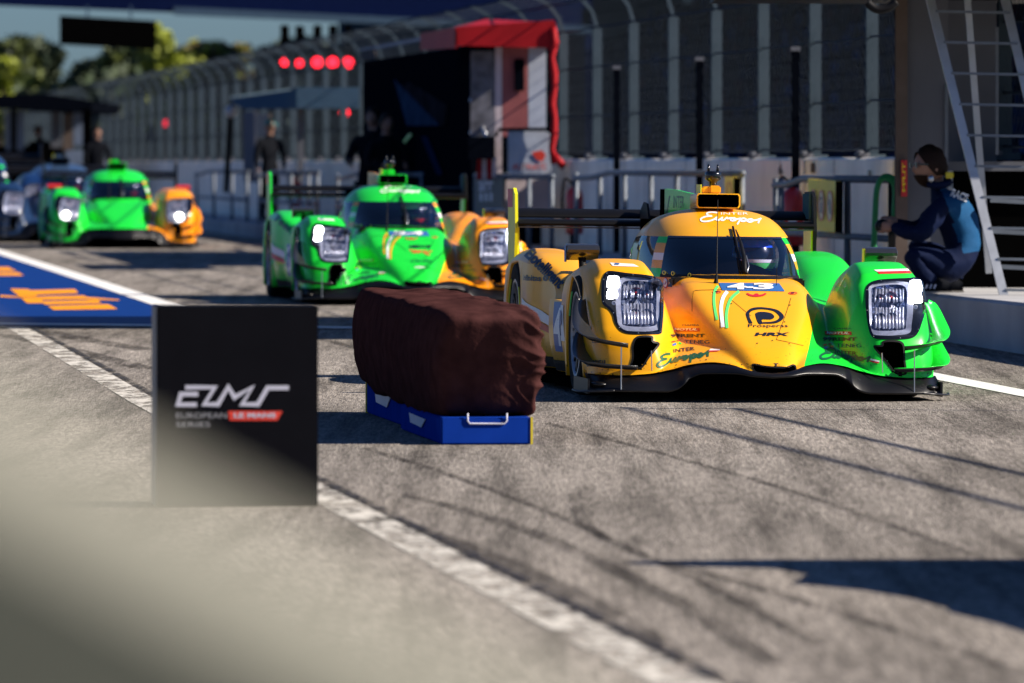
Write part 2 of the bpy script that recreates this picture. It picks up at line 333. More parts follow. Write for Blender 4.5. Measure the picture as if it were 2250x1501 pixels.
# ================================================================ GROUND
def ground_mat():
    m = bpy.data.materials.new('asphalt'); m.use_nodes = True; N, L = nodes_of(m); b = N['Principled BSDF']; b.inputs['Roughness'].default_value = 0.8
    b.inputs['Specular IOR Level'].default_value = 0.02
    tc = N.new('ShaderNodeTexCoord')
    def noise_(sx, sy, sc, det, rotz=0.0, rough=0.6):
        mp = N.new('ShaderNodeMapping'); mp.inputs['Scale'].default_value = (sx, sy, 1); mp.inputs['Rotation'].default_value = (0, 0, rotz)
        L.new(tc.outputs['Object'], mp.inputs[0]); n = N.new('ShaderNodeTexNoise'); n.inputs['Scale'].default_value = sc; n.inputs['Detail'].default_value = det; n.inputs['Roughness'].default_value = rough
        L.new(mp.outputs[0], n.inputs['Vector']); return n.outputs[0]
    def mr(x, a, b_, c, d):
        n = N.new('ShaderNodeMapRange'); L.new(x, n.inputs[0])
        for i, q in enumerate((a, b_, c, d)): n.inputs[i + 1].default_value = q
        return n.outputs[0]
    def mul(x, y):
        n = N.new('ShaderNodeMath'); n.operation = 'MULTIPLY'; L.new(x, n.inputs[0]); L.new(y, n.inputs[1]); return n.outputs[0]
    grain = mr(noise_(1, 0.07, 62, 3, -0.10, rough=0.75), 0.34, 0.66, 0.62, 1.38)
    grain2 = mr(noise_(1, 0.10, 22, 3, -0.10, rough=0.7), 0.36, 0.64, 0.80, 1.22)
    patch = mr(noise_(1, 0.25, 1.4, 4, -0.10), 0.35, 0.65, 0.88, 1.10)
    streak = mr(noise_(5, 0.22, 1.1, 5, -0.22), 0.36, 0.54, 0.60, 1.06)
    rub = mr(noise_(11, 0.20, 1.0, 3, -0.30), 0.36, 0.48, 0.80, 1.0)
    big = mr(noise_(1, 0.3, 0.25, 2), 0.4, 0.6, 0.85, 1.1)
    v = mul(mul(mul(mul(grain, grain2), patch), streak), mul(rub, big))
    sc = N.new('ShaderNodeVectorMath'); sc.operation = 'SCALE'; sc.inputs[0].default_value = (0.222, 0.200, 0.176); L.new(v, sc.inputs['Scale']); L.new(sc.outputs[0], b.inputs['Base Color'])
    bp = N.new('ShaderNodeBump'); bp.inputs['Strength'].default_value = 0.6; bp.inputs['Distance'].default_value = 0.008; L.new(grain, bp.inputs['Height']); L.new(bp.outputs[0], b.inputs['Normal'])
    return m
M['asphalt'] = ground_mat()
ys = [-30, 0, 10, 20, 30, 40] + list(np.arange(43, 200, 3)) + [220, 260, 320, 420, 600, 1000, 2500]
V = []; Fc = []
for y in ys:
    for x in (-1500, -60, -20, 0, 20, 60, 1500): V.append((x, y, gz(y)))
for i in range(len(ys) - 1):
    for k in range(6): Fc.append((i * 7 + k, i * 7 + k + 1, (i + 1) * 7 + k + 1, (i + 1) * 7 + k))
tag(mesh('ground', V, Fc, M['asphalt'], smooth=True), kind='structure')

def worn_paint(name, col, sx=1.0, thresh=0.45, soft=0.08, under=None, scale=14, rough=0.6, amax=1.0):
    """road paint whose worn patches let the asphalt show (alpha)"""
    m = bpy.data.materials.new(name); m.use_nodes = True; N, L = nodes_of(m); b = N['Principled BSDF']; b.inputs['Roughness'].default_value = rough; b.inputs['Specular IOR Level'].default_value = 0.03
    tc = N.new('ShaderNodeTexCoord'); mp = N.new('ShaderNodeMapping'); mp.inputs['Scale'].default_value = (sx, 0.25, 1); mp.inputs['Rotation'].default_value = (0, 0, -0.10); L.new(tc.outputs['Object'], mp.inputs[0])
    n = N.new('ShaderNodeTexNoise'); n.inputs['Scale'].default_value = scale; n.inputs['Detail'].default_value = 6; n.inputs['Roughness'].default_value = 0.75; L.new(mp.outputs[0], n.inputs['Vector'])
    r = N.new('ShaderNodeMapRange'); L.new(n.outputs[0], r.inputs[0]); r.inputs[1].default_value = thresh; r.inputs[2].default_value = thresh + soft
    mu = N.new('ShaderNodeMath'); mu.operation = 'MULTIPLY'; L.new(r.outputs[0], mu.inputs[0]); mu.inputs[1].default_value = amax; L.new(mu.outputs[0], b.inputs['Alpha'])
    n2 = N.new('ShaderNodeTexNoise'); n2.inputs['Scale'].default_value = 90; L.new(tc.outputs['Object'], n2.inputs['Vector'])
    r2 = N.new('ShaderNodeMapRange'); L.new(n2.outputs[0], r2.inputs[0]); r2.inputs[3].default_value = 0.7; r2.inputs[4].default_value = 1.2
    s = N.new('ShaderNodeVectorMath'); s.operation = 'SCALE'; s.inputs[0].default_value = col; L.new(r2.outputs[0], s.inputs['Scale']); L.new(s.outputs[0], b.inputs['Base Color'])
    return m
M['roadwhite'] = worn_paint('road_white', (0.74, 0.73, 0.70), thresh=0.30)
M['roadworn'] = worn_paint('road_white_worn', (0.60, 0.57, 0.51), thresh=0.41, soft=0.17, scale=8)
M['roadtar'] = worn_paint('road_tar_seam', (0.035, 0.033, 0.035), thresh=0.40, soft=0.15, scale=9)
M['roadblue'] = worn_paint('road_blue', (0.004, 0.030, 0.17), thresh=0.18, rough=0.5)
M['roadorange'] = worn_paint('road_orange', (0.80, 0.30, 0.01), sx=0.10, thresh=0.36, scale=10)
M['skid'] = worn_paint('skid_rubber', (0.022, 0.020, 0.020), sx=4, thresh=0.34, soft=0.22, scale=3, rough=0.75, amax=0.42)
def strip(name, pts, wd, m, h=0.004, widths=None):
    """ground strip following world XY points; draped on the ground height"""
    pts = [Vector((p[0], p[1], 0)) for p in pts]; V = []; n = len(pts)
    for i, p in enumerate(pts):
        d = (pts[min(i + 1, n - 1)] - pts[max(i - 1, 0)]).normalized(); q = Vector((d.y, -d.x, 0)) * ((widths[i] if widths else wd) / 2)
        for s in (p - q, p + q): V.append((s.x, s.y, gz(s.y) + h))
    return tag(mesh(name, V, [(2 * i, 2 * i + 1, 2 * i + 3, 2 * i + 2) for i in range(n - 1)], m), kind='structure')
def lane_line(name, c, y0, y1, wd, m, h=0.004):
    n = max(2, int((y1 - y0) / 4)); return strip(name, [CL(c, y0 + (y1 - y0) * i / n) for i in range(n + 1)], wd, m, h)
ga = G(0, 713); gb = G(340, 717); gc = G(785, 722)
def quadpatch(name, pl, m, h):
    V = [(p[0], p[1], gz(p[1]) + h) for p in pl]; return V
# blue painted area: left of the boundary line, beyond the cross line
V = []; Fc = []; yy = list(np.linspace(62.3, 150, 30))
for i, y in enumerate(yy):
    xr = CL(3.98, y).x; xl = -30
    yl = y
    V += [(xl, y, gz(y) + 0.004), (xr, y, gz(y) + 0.004)]
near = gz(60) + 0.004
V[0] = (-30, ga.y + (ga.y - gb.y) / 1.26 * 26, V[0][2]); V[1] = (CL(3.98, 60.2).x, 60.2, gz(60.2) + 0.004)
V[0] = (-30, 62.0, V[0][2])
for i in range(len(yy) - 1): Fc.append((2 * i, 2 * i + 1, 2 * i + 3, 2 * i + 2))
tag(mesh('blue_runoff_paint', V, Fc, M['roadblue']), kind='structure')
strip('white_cross_line', [(-30, 62.0), (ga.x, ga.y), (gb.x, gb.y), (gc.x, gc.y), (gc.x + 0.35, gc.y - 0.05)], 0.5, M['roadwhite'], 0.008)
lane_line('white_lane_edge_line', 4.06, 60.5, 150, 0.22, M['roadwhite'], 0.008)
lane_line('worn_white_line', 2.45, 18, 60.0, 0.16, M['roadworn'], 0.004)
lane_line('tar_seam', 2.56, 18, 60.0, 0.05, M['roadtar'], 0.006)
lane_line('white_pit_line', 7.43, 20, 100, 0.20, M['roadwhite'], 0.004)
# orange letters painted on the blue area
def ground_poly(name, shp, m, h):
    V, Fc = shp; W = []
    for a, b in V:
        g = G(a, b); W.append((g.x, g.y, g.z + h))
    return tag(mesh(name, W, Fc, m), kind='structure')
LET = join2d(poly2d([(22, 636), (62, 637), (100, 668), (60, 668)]), poly2d([(58, 640), (165, 637), (172, 646), (70, 650)]), poly2d([(74, 653), (186, 651), (192, 659), (82, 661)]),
             poly2d([(92, 664), (215, 661), (223, 668), (98, 671)]), poly2d([(105, 674), (238, 670), (258, 681), (118, 683)]), poly2d([(0, 650), (66, 655), (74, 659), (0, 654)]), poly2d([(186, 654), (262, 660), (262, 662), (192, 660)]))
ground_poly('orange_ground_lettering', LET, M['roadorange'], 0.0075)
ground_poly('orange_ground_lettering', join2d(poly2d([(-40, 589), (18, 588), (36, 597), (-40, 598)]), poly2d([(-40, 601), (40, 600), (52, 607), (-40, 607)])), M['roadorange'], 0.0075)
# skid marks
def skid(px, wd, n=8): strip('skid_mark', [G(a, b) for a, b in [(q.x, q.y) for q in sm([(a, b, 0) for a, b in px], n)]], wd, M['skid'], 0.0026)
skid([(1263, 1085), (1275, 1130), (1310, 1172), (1420, 1225), (1640, 1285), (1900, 1365), (2160, 1450), (2330, 1510)], 0.055)
skid([(800, 985), (960, 1035), (1140, 1100), (1330, 1180), (1560, 1290), (1800, 1420)], 0.05)
skid([(760, 1120), (900, 1160), (1100, 1235), (1300, 1330), (1500, 1460)], 0.12)
skid([(900, 1090), (1080, 1140), (1240, 1200), (1500, 1330), (1700, 1460)], 0.08)
skid([(60, 720), (180, 745), (330, 770)], 0.20)
skid([(0, 735), (140, 765), (330, 812)], 0.16)
skid([(700, 745), (900, 792), (1100, 850)], 0.10)
skid([(1200, 930), (1500, 1010), (1800, 1100), (2250, 1260)], 0.05)
# ================================================================ LEDGE, PIT WALL, FENCE
def prism_lane(prof, y0, y1, step=6.0):
    """closed profile [(c,z)] swept along the lane"""
    n = max(1, int((y1 - y0) / step)); V = []; k = len(prof)
    for i in range(n + 1):
        y = y0 + (y1 - y0) * i / n
        for c, z in prof: V.append(CL(c, y, z))
    Fc = [(i * k + j, i * k + (j + 1) % k, (i + 1) * k + (j + 1) % k, (i + 1) * k + j) for i in range(n) for j in range(k)]
    Fc += [tuple(range(k))[::-1], tuple(n * k + j for j in range(k))]
    return V, Fc
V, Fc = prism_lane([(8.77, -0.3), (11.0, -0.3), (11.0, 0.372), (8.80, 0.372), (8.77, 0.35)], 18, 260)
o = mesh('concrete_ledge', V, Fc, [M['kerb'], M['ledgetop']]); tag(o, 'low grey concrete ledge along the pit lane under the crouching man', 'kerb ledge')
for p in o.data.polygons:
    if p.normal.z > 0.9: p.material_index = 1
V, Fc = prism_lane([(9.70, 0.30), (9.92, 0.30), (9.92, 1.325), (9.88, 1.345), (9.74, 1.345), (9.70, 1.325)], 61.8, 260)
wl = mesh('pit_wall', V, Fc, M['wallwhite']); tag(wl, 'long white concrete pit wall under the mesh catch fence', 'wall')
# seams
mb = MB()
for k in range(30):
    y = 64.2 + 3.35 * k * 1.0; mb.add([CL(9.697, y, 0.38), CL(9.697, y + 0.03, 0.38), CL(9.697, y + 0.03, 1.33), CL(9.697, y, 1.33)], [(0, 1, 2, 3)])
mb.build('panel_joint', M['greywall'], wl)
# catch fence
fence = empty('catch_fence', CL(9.83, 66, 1.34), label='tall grey wire mesh catch fence with curved top above the white pit wall', cat='fence')
fo = fence.location
rt = math.atan(TL)
def post_mesh():
    mb = MB()
    pts = [(0, 0), (0, 1.42), (-0.05, 1.60), (-0.18, 1.76), (-0.38, 1.86)]
    for a, b in zip(pts[:-1], pts[1:]): mb.beam((a[0], 0, a[1]), (b[0], 0, b[1]), 0.085 if a[1] < 1.3 else 0.04, 0.10 if a[1] < 1.3 else 0.04, up=(1, 0, 0))
    mb.box((-0.10, -0.12, -0.02), (0.10, 0.12, 0.03)); return mb
def knuckle_mesh():
    mb = MB(); mb.box((-0.13, -0.13, 0.0), (-0.03, 0.13, 0.05), bev=0.01); mb.ball((-0.1, 0, 0.04), 0.045, 0.07, 0.025, 8); return mb
def wiremesh(bay=3.35, pitch=0.17, r=0.0014, top=2.12, pv=0.07):
    """diamond wire between two posts in the plane x=0 plus curved crest"""
    mb = MB(); V = []; Fc = []
    def prof(s):     # s: arc from bottom; returns x,z
        pts = [(0, 0.06), (0, 1.42), (-0.05, 1.60), (-0.18, 1.76), (-0.38, 1.86)]; d = 0
        for a, b in zip(pts[:-1], pts[1:]):
            l = math.hypot(b[0] - a[0], b[1] - a[1])
            if s <= d + l: t = (s - d) / l; return a[0] + (b[0] - a[0]) * t, a[1] + (b[1] - a[1]) * t
            d += l
        return pts[-1]
    S = 2.03; ns = int(S / pv)
    def seg(p, q):
        p = Vector(p); q = Vector(q); d = (q - p).normalized(); n = Vector((1, 0, 0)); t = d.cross(n).normalized() * r; n = n * r; k = len(V)
        V.extend([p + t, p - t * 0.5 + n * 0.87, p - t * 0.5 - n * 0.87, q + t, q - t * 0.5 + n * 0.87, q - t * 0.5 - n * 0.87])
        Fc.extend([(k, k + 1, k + 4, k + 3), (k + 1, k + 2, k + 5, k + 4), (k + 2, k, k + 3, k + 5)])
    nw = int(bay / pitch)
    for i in range(nw):
        y = i * bay / nw
        for j in range(ns):
            x0, z0 = prof(j * S / ns); x1, z1 = prof((j + 1) * S / ns); o0 = (j % 2) * pitch * 0.52; o1 = ((j + 1) % 2) * pitch * 0.52
            seg((x0, y + o0, z0), (x1, y + o1, z1)); seg((x0, y + pitch - o0, z0), (x1, y + pitch - o1, z1)) if i % 1 == 0 else None
    mb.add(V, Fc)
    for s_ in (0.02, 0.42, 0.95, 1.38, 1.72, 2.02):
        x, z = prof(s_); mb.tube([(x - 0.01, 0, z), (x - 0.012, bay / 2, z - 0.015), (x - 0.01, bay, z)], 0.010, 5)
    return mb
first = True; PY = 66.3 - 3.35 * 7
bays = []
for k in range(0, 62):
    y = PY + 3.35 * k
    if y > 250: break
    if y < 56: continue
    loc = CL(9.83, y, 1.34) - fo
    if first:
        p0 = post_mesh().build('fence_post', M['postblue'], fence); k0 = knuckle_mesh().build('post_clamp', M['greywall'], p0); w0 = wiremesh().build('wire_panel', M['wire'], fence)
        p, kk, w_ = p0, k0, w0; first = False
    else:
        p = p0.copy(); COL.objects.link(p); p.parent = fence
        kk = k0.copy(); COL.objects.link(kk); kk.parent = p
        w_ = w0.copy(); COL.objects.link(w_); w_.parent = fence
    p.location = loc; w_.location = loc; p.rotation_euler = (0, 0, rt); w_.rotation_euler = (0, 0, rt)
# short black poles in front of the fence
for i, px in enumerate((1355, 1537, 1748)):
    y = YC(9.62, px); t = empty('short_pole', CL(9.62, y, 0.372), label=['short black pole by the fence, farthest one right of the red tent', 'short black pole by the fence behind the fin of the yellow car', 'short black pole by the fence above the red extinguisher'][i], cat='pole', group='short black poles along the pit wall')
    MB().box((-0.034, -0.034, 0), (0.034, 0.034, 1.90)).build('pole', M['blackcover'], t); MB().box((-0.042, -0.042, 1.90), (0.042, 0.042, 1.94)).build('pole_cap', M['greywall'], t)

# ================================================================ far side: grandstand, trees, gantry
gs = empty('grandstand', CL(35, 160, 0), label='dark grandstand terraces with rows of seats seen through the fence', cat='grandstand')
go = gs.location; mb = MB(); seats = MB()
for k in range(22):
    c0 = 35 + 0.85 * k; z = 0.4 + 0.45 * k
    V, Fc = prism_lane([(c0, z - 3), (c0 + 0.9, z - 3), (c0 + 0.9, z), (c0, z)], 150, 430, 60); mb.add([v - go for v in V], Fc)
mb.build('terrace', mat('terrace_dark', (.035, .037, .048), .8, spec=0), gs)
SM = [mat('seat_blue', (0.010, 0.026, 0.08), 0.6, spec=0), mat('seat_navy', (0.003, 0.004, 0.012), 0.6, spec=0), mat('spectator_purple', (0.05, 0.015, 0.03), 0.6, spec=0), mat('spectator_blue', (0.008, 0.06, 0.26), 0.6, spec=0)]
for mi, (m_, dens) in enumerate(zip(SM, (0.45, 0.85, 0.05, 0.05))):
    mb = MB()
    for k in range(22):
        c0 = 35 + 0.85 * k; z = 0.4 + 0.45 * k
        for y in np.arange(150, 430, 1.6):
            if rng.random() < dens:
                yj = y + rng.uniform(-.2, .2); hgt = 0.34 if mi < 2 else 0.7
                mb.box(CL(c0 + 0.25 + mi * .05, yj - 0.75 * (1 if mi < 2 else 0.2), z) - go, CL(c0 + 0.45 + mi * .05, yj + 0.75 * (1 if mi < 2 else 0.2), z + hgt) - go)
    mb.build('seat_row' if mi < 2 else 'spectators', m_, gs)['kind'] = 'stuff'
V, Fc = prism_lane([(33, 11.5), (56, 12.5), (56, 12.9), (33, 11.9)], 150, 430, 60); MB().add([v - go for v in V], Fc).build('roof', M['gantrygrey'], gs)  # roof above the frame, added to keep sun off the terraces
V, Fc = prism_lane([(54.2, -1), (54.6, -1), (54.6, 12.6), (54.2, 12.6)], 150, 430, 60); MB().add([v - go for v in V], Fc).build('back_wall', M['gantrygrey'], gs)  # back wall added out of view to block the sun
for y_ in (149.4, 430.2):
    V, Fc = prism_lane([(35, -1), (54.4, -1), (54.4, 12.5), (35, 11.7)], y_, y_ + .4, 60); MB().add([v - go for v in V], Fc).build('shade_end_wall', M['gantrygrey'], gs)  # ends closed off so no sun slips in sideways
def leafmat(name, c):
    return mat(name, c, 0.7, var=0.5, scale=0.6)
LM = [leafmat('leaf_dark', (0.022, 0.040, 0.012)), leafmat('leaf_mid', (0.085, 0.11, 0.018)), leafmat('leaf_bright', (0.22, 0.26, 0.014)), leafmat('leaf_dry', (0.18, 0.14, 0.05))]
M['bark'] = mat('bark', (0.05, 0.035, 0.025), 0.9, bump=0.4, bscale=6)
def tree(px, ptop, Y, wpx, lm, label, seed):
    r = np.random.default_rng(seed); s = F / Y; base = P(px, 362, Y); base.z = 0; H_ = HC + (362 - ptop) / s; W_ = wpx / s
    t = empty('tree', base, label=label, cat='tree', group='trees beyond the end of the pit lane')
    tb = MB(); tb.tube([(0, 0, 0), (0.1, 0, H_ * .4), (0, 0.1, H_ * .75)], [0.35, 0.25, 0.1], 8)
    clumps = []
    for k in range(16):
        a = r.uniform(0, 6.28); rad = r.uniform(0.1, 1) ** .6 * W_ / 2 * 0.8; hz = H_ * r.uniform(0.35, 0.93); f_ = 1 - max(0, (hz / H_ - .6)) * 1.4
        c = Vector((rad * math.cos(a) * f_, rad * math.sin(a) * f_, hz)); clumps.append((c, r.uniform(.17, .30) * W_)); tb.tube([(0, 0, H_ * .35), c * 0.6 + Vector((0, 0, H_ * .15)), c], [0.15, 0.08, 0.03], 5)
    tb.build('trunk', M['bark'], t)
    V = []; Fc = []; mi = []
    for c, cr in clumps:
        for k in range(420):
            d = Vector(r.normal(size=3)); d.normalize(); p = c + d * cr * r.uniform(0.3, 1.05); q = 0.16 + 0.14 * r.random()
            a = Vector(r.normal(size=3)).normalized() * q; b = Vector(r.normal(size=3)).normalized() * q; n = len(V); V += [p - a, p + b, p + a, p - b]; Fc.append((n, n + 1, n + 2, n + 3)); mi.append(int(r.random() < 0.35))
    mesh('crown', V, Fc, [LM[lm], LM[max(0, lm - 1)]], t, mi=mi)
tree(20, 62, 400, 150, 1, 'dark green tree at the far left edge', 1)
tree(95, 68, 420, 120, 0, 'dark round tree left of the hanging black board', 2)
tree(215, 120, 440, 150, 0, 'low dark tree directly below the hanging black board', 3)
tree(290, 105, 400, 170, 1, 'mid green tree just right of the board', 4)
tree(372, 52, 380, 150, 2, 'bright yellow-green tree, tallest one right of the board', 5)
tree(450, 78, 420, 140, 3, 'dry brown-topped tree above the fence', 6)
tree(525, 92, 450, 90, 3, 'sparse pale tree at the right end of the row', 7)
tree(-10, 130, 360, 130, 2, 'yellow-green bush-like tree cut by the left frame edge', 8)
r8 = np.random.default_rng(50)
V = []; Fc = []
for k in range(9000):
    px = r8.uniform(-60, 820); Y = r8.uniform(380, 460); top = 150 + 60 * math.sin(px / 60.0) * .4 + (20 if px < 560 else -40); py = r8.uniform(top, 380)
    p = P(px, py, Y); q = 0.35
    a = Vector(r8.normal(size=3)).normalized() * q; b = Vector(r8.normal(size=3)).normalized() * q; n = len(V); V += [p - a, p + b, p + a, p - b]; Fc.append((n, n + 1, n + 2, n + 3))
tag(mesh('far_hedge', V, Fc, LM[0]), 'dark far woodland massed behind the fence', 'woodland', kind='stuff')

GY = 190.0
ga_ = empty('gantry', P(400, 362, GY), label='dark navy gantry beam spanning the lane at the top left', cat='gantry'); gl = ga_.location
def gp(px, py, Y=GY): return P(px, py, Y) - gl
mb = MB(); mb.add([gp(-200, 4), gp(1300, 66), gp(1300, -60), gp(-200, -110)] + [gp(-200, 4, GY + 4), gp(1300, 66, GY + 4), gp(1300, -60, GY + 4), gp(-200, -110, GY + 4)],
      [(0, 1, 2, 3), (4, 7, 6, 5), (0, 4, 5, 1), (2, 6, 7, 3), (1, 5, 6, 2), (0, 3, 7, 4)]); mb.build('beam', M['gantry'], ga_)
MB().add([gp(382, 33, GY - .3), gp(1300, 73, GY - .3), gp(1300, 58, GY - .3), gp(382, 15, GY - .3), gp(382, 33), gp(1300, 73), gp(1300, 58), gp(382, 15)], [(0, 1, 2, 3), (0, 4, 5, 1), (0, 3, 7, 4), (3, 2, 6, 7)]).build('lower_flange', M['gantrygrey'], ga_)
for x in (-180, 1290): MB().box(gp(x - 12, 362 + HC * F / GY), gp(x + 12, 20, GY + 1)).build('leg', M['gantry'], ga_)
bd = empty('hanging_board', P(237, 70, GY - 1), label='black rectangular board hanging under the gantry', cat='sign board'); bl = bd.location
MB().add([P(131, 98, GY - 1) - bl, P(343, 110, GY - 1) - bl, P(343, 46, GY - 1) - bl, P(131, 34, GY - 1) - bl] + [P(131, 98, GY) - bl, P(343, 110, GY) - bl, P(343, 46, GY) - bl, P(131, 34, GY) - bl], [(0, 1, 2, 3), (4, 7, 6, 5), (0, 4, 5, 1), (2, 6, 7, 3), (1, 5, 6, 2), (0, 3, 7, 4)]).build('panel', M['void'], bd)
for x in (192, 287): MB().beam(P(x, 40, GY - .5) - bl, P(x, 12, GY - .5) - bl, 0.05, 0.05).build('hanger', M['gantrygrey'], bd)
for i, (x, y) in enumerate(((625, 137), (658, 139), (697, 137), (731, 137), (765, 138))):
    Y = 160.0; sl_ = empty('start_light', P(x, y, Y), label='red start light, %s of the row of five' % ['leftmost', 'second from left', 'middle', 'second from right', 'rightmost'][i], cat='signal light', group='red start lights under the gantry')
    s_ = Y / F; MB().box((-9 * s_, 0.03, -22 * s_), (9 * s_, 0.4, 82 * s_), bev=0.01).build('housing', M['void'], sl_)
    MB().lathe([(0.0, 0), (0.105 if i > 1 else 0.075, 0), (0.105 if i > 1 else 0.075, 0.03)], (0, -0.01, 0), 'Y', 20).build('lens', M['lampred'], sl_)
Y = 150.0; sl_ = empty('signal_lamp', P(757, 247, Y), label='single red lamp lower on a pole below the start lights', cat='signal light')
MB().box((-.11, .03, -.14), (.11, .2, .14), bev=.02).build('housing', M['black'], sl_); MB().lathe([(0, 0), (.085, 0), (.085, .03)], (0, -.01, 0), 'Y', 16).build('lens', M['lampred'], sl_)
MB().box((-.03, .05, -1.1), (.03, .1, -.14)).build('pole', M['black'], sl_)
Y = 170.0; sl_ = empty('signal_lamp', P(366, 271, Y), label='dim red lamp on a dark pole against the far fence', cat='signal light')
MB().box((-.11, .03, -.14), (.11, .2, .14), bev=.02).build('housing', M['black'], sl_); MB().lathe([(0, 0), (.08, 0), (.08, .03)], (0, -.01, 0), 'Y', 16).build('lens', M['glowreddim'], sl_)
MB().box((-.03, .05, -1.1), (.03, .1, -.14)).build('pole', M['black'], sl_)

# ================================================================ PIT STANDS along the ledge
# red tent
tn = empty('red_tent', CL(9.3, 95, 0.372), label='red canopy tent on the pit wall with white and red panels', cat='tent'); tl = tn.location
def LP(px, py, c):       # pixel -> world point at lane offset c
    Y = YC(c, px); return P(px, py, Y)
YT = 88.0; sT = F / YT
def TP(px, py, Y=YT): return P(px, py, Y) - tl
dv_ = CL(0, 4.2) - CL(0, 0); dv_ = Vector((dv_.x, 4.2, 0))
a_, b_, c_, d_ = TP(1000, 66), TP(1218, 50), TP(1218, 106), TP(1000, 100)
MB().prism([a_, b_, b_ + dv_, a_ + dv_], (0, 0, .03)).add([a_, b_, a_ + dv_, b_ + dv_, (a_ + b_ + dv_) / 2 + Vector((0, 0, .12))], [(0, 1, 4), (1, 3, 4), (3, 2, 4), (2, 0, 4)]).build('roof', M['redtent'], tn)
mb = MB(); mb.prism([a_, b_, c_, d_], (0, .02, 0)); mb.prism([a_, a_ + dv_, a_ + dv_ + Vector((0, 0, -.16)), a_ + Vector((0, 0, -.20))], (.02, 0, 0)); mb.prism([b_, b_ + dv_, c_ + dv_, c_], (.02, 0, 0)); mb.build('valance', M['redtent'], tn)
pts = [TP(1216, 60 + 300 * k / 9) + Vector((.02 * math.sin(k * 2.2), 0, 0)) for k in range(10)]
MB().tube(pts, [0.034 + .010 * (k % 2) for k in range(10)], 8).build('wrapped_leg', M['redtent'], tn, True)
MB().tube([TP(1240, 368), TP(1216, 340)], [.045, .035], 8).build('leg_foot', M['redtent'], tn, True)
def lanepanel(name, px0, px1, py0, py1, c, m, parent, pl, th=0.05):
    Ya, Yb = YC(c, px0), YC(c, px1); s = F / ((Ya + Yb) / 2); z0 = HC - (py1 - YH) / s; z1 = HC - (py0 - YH) / s
    V, Fc = prism_lane([(c, z0), (c + th, z0), (c + th, z1), (c, z1)], min(Ya, Yb), max(Ya, Yb), 50)
    return MB().add([v - pl for v in V], Fc).build(name, m, parent)
pk = mat('pink_panel', (0.30, 0.10, 0.10), 0.6, spec=0, var=0.2, scale=3)
palew = mat('pale_panel', (0.40, 0.44, 0.52), 0.5, spec=0, var=0.06); palered = mat('pale_red_panel', (0.50, 0.42, 0.44), .6, var=.2, scale=3)
def fpanel(name, px0, px1, py0, py1, m, Y=YT + .5): return MB().prism([TP(px0, py0, Y), TP(px1, py0, Y), TP(px1, py1, Y), TP(px0, py1, Y)], (0, .04, 0)).build(name, m, tn)
fpanel('side_panel', 1104, 1160, 104, 300, pk); fpanel('side_panel', 1088, 1103, 104, 400, palered); fpanel('side_panel', 1161, 1200, 104, 290, palew); fpanel('side_panel', 1034, 1087, 112, 300, mat('mesh_window', (.10, .10, .12), .6, var=.5, scale=9))
fpanel('post', 1130, 1152, 130, 200, M['blackcover'], YT + .45)
fpanel('banner', 1116, 1212, 288, 395, palew, YT + .1); fpanel('lower_panel', 1100, 1215, 396, 480, palered, YT + .3)
sh = txt2d('AUTINATE', 1126, 360, 1200, 373, 0.01); mesh('banner_text', [TP(a, b, YT + .09) for a, b in sh[0]], sh[1], M['logored'], tn)
sh = tri_fine(*join2d(poly2d([(1168, 335), (1190, 330), (1200, 340), (1192, 356), (1178, 350)])), 60); mesh('banner_emblem', [TP(a, b, YT + .09) for a, b in sh[0]], sh[1], M['logored'], tn)
for k, m_ in enumerate((M['redtent'], palered, M['redtent'], palered)): fpanel('striped_side', 1048 + 11 * k, 1058 + 11 * k, 345, 395, m_, YT + .2)
MB().tube([TP(1090, 300, YT), TP(1096, 285, YT), TP(1200, 284, YT), TP(1212, 292, YT)], .02, 6).build('rail', M['blackcover'], tn, True)

# black covered timing stand
bs = empty('timing_stand', CL(9.3, 99, 0.372), label='tall black covered timing stand with a clear triangular window', cat='pit stand'); bl = bs.location
Ya, Yb = YC(8.9, 1035), YC(8.9, 797)
V, Fc = prism_lane([(8.9, .372), (10.2, .372), (10.2, 2.75), (8.9, 2.65)], Ya, Yb, 50)
MB().add([v - bl for v in V], Fc).build('cover', M['blackcover'], bs)
wm = mat('clear_window', (0.02, 0.04, 0.075), 0.5, spec=0, var=.4, scale=4); gm = mat('dusty_window', (0.014, 0.014, 0.018), 0.6, spec=0, var=.5, scale=4)
def lmark(name, pts, c, m, parent, pl, th=.01): 
    q = [LP(a, b, c) - pl for a, b in pts]; return MB().prism(q, CL(th, 0) - CL(0, 0)).build(name, m, parent)
lmark('window', [(866, 175), (894, 276), (966, 276)], 8.87, wm, bs, bl); lmark('window', [(900, 180), (980, 230), (978, 276), (966, 276), (880, 190)], 8.875, gm, bs, bl)
lmark('flap', [(925, 300), (938, 300), (972, 384), (960, 384)], 8.86, mat('flap_navy', (.006, .014, .04), .6, spec=0), bs, bl)
lmark('green_strip', [(880, 317), (900, 293), (904, 297), (886, 318)], 8.86, M['green'], bs, bl)
lmark('lit_roof_edge', [(788, 108), (792, 114), (945, 86), (945, 78)], 8.85, mat('lit_edge_grey', (.34, .32, .31), .6, spec=0), bs, bl)  # grey strip paints the sunlit edge of the black roof
lmark('roof_corner', [(790, 112), (822, 106), (826, 122), (818, 132), (792, 132)], 8.84, mat('roof_corner_grey', (.09, .08, .075), .6, spec=0), bs, bl)
mb = MB().ball(LP(1038, 220, 8.8) - bl, .035); mb.ball(LP(1038, 292, 8.8) - bl, .035); mb.tube([LP(1040, 222, 8.8) - bl, LP(1068, 300, 8.8) - bl], .02); mb.build('fitting', M['steel'], bs, True)
MB().box(LP(1032, 350, 8.75) - bl, LP(1085, 300, 8.75) - bl + Vector((0, .3, 0))).build('monitor', M['blackcover'], bs)
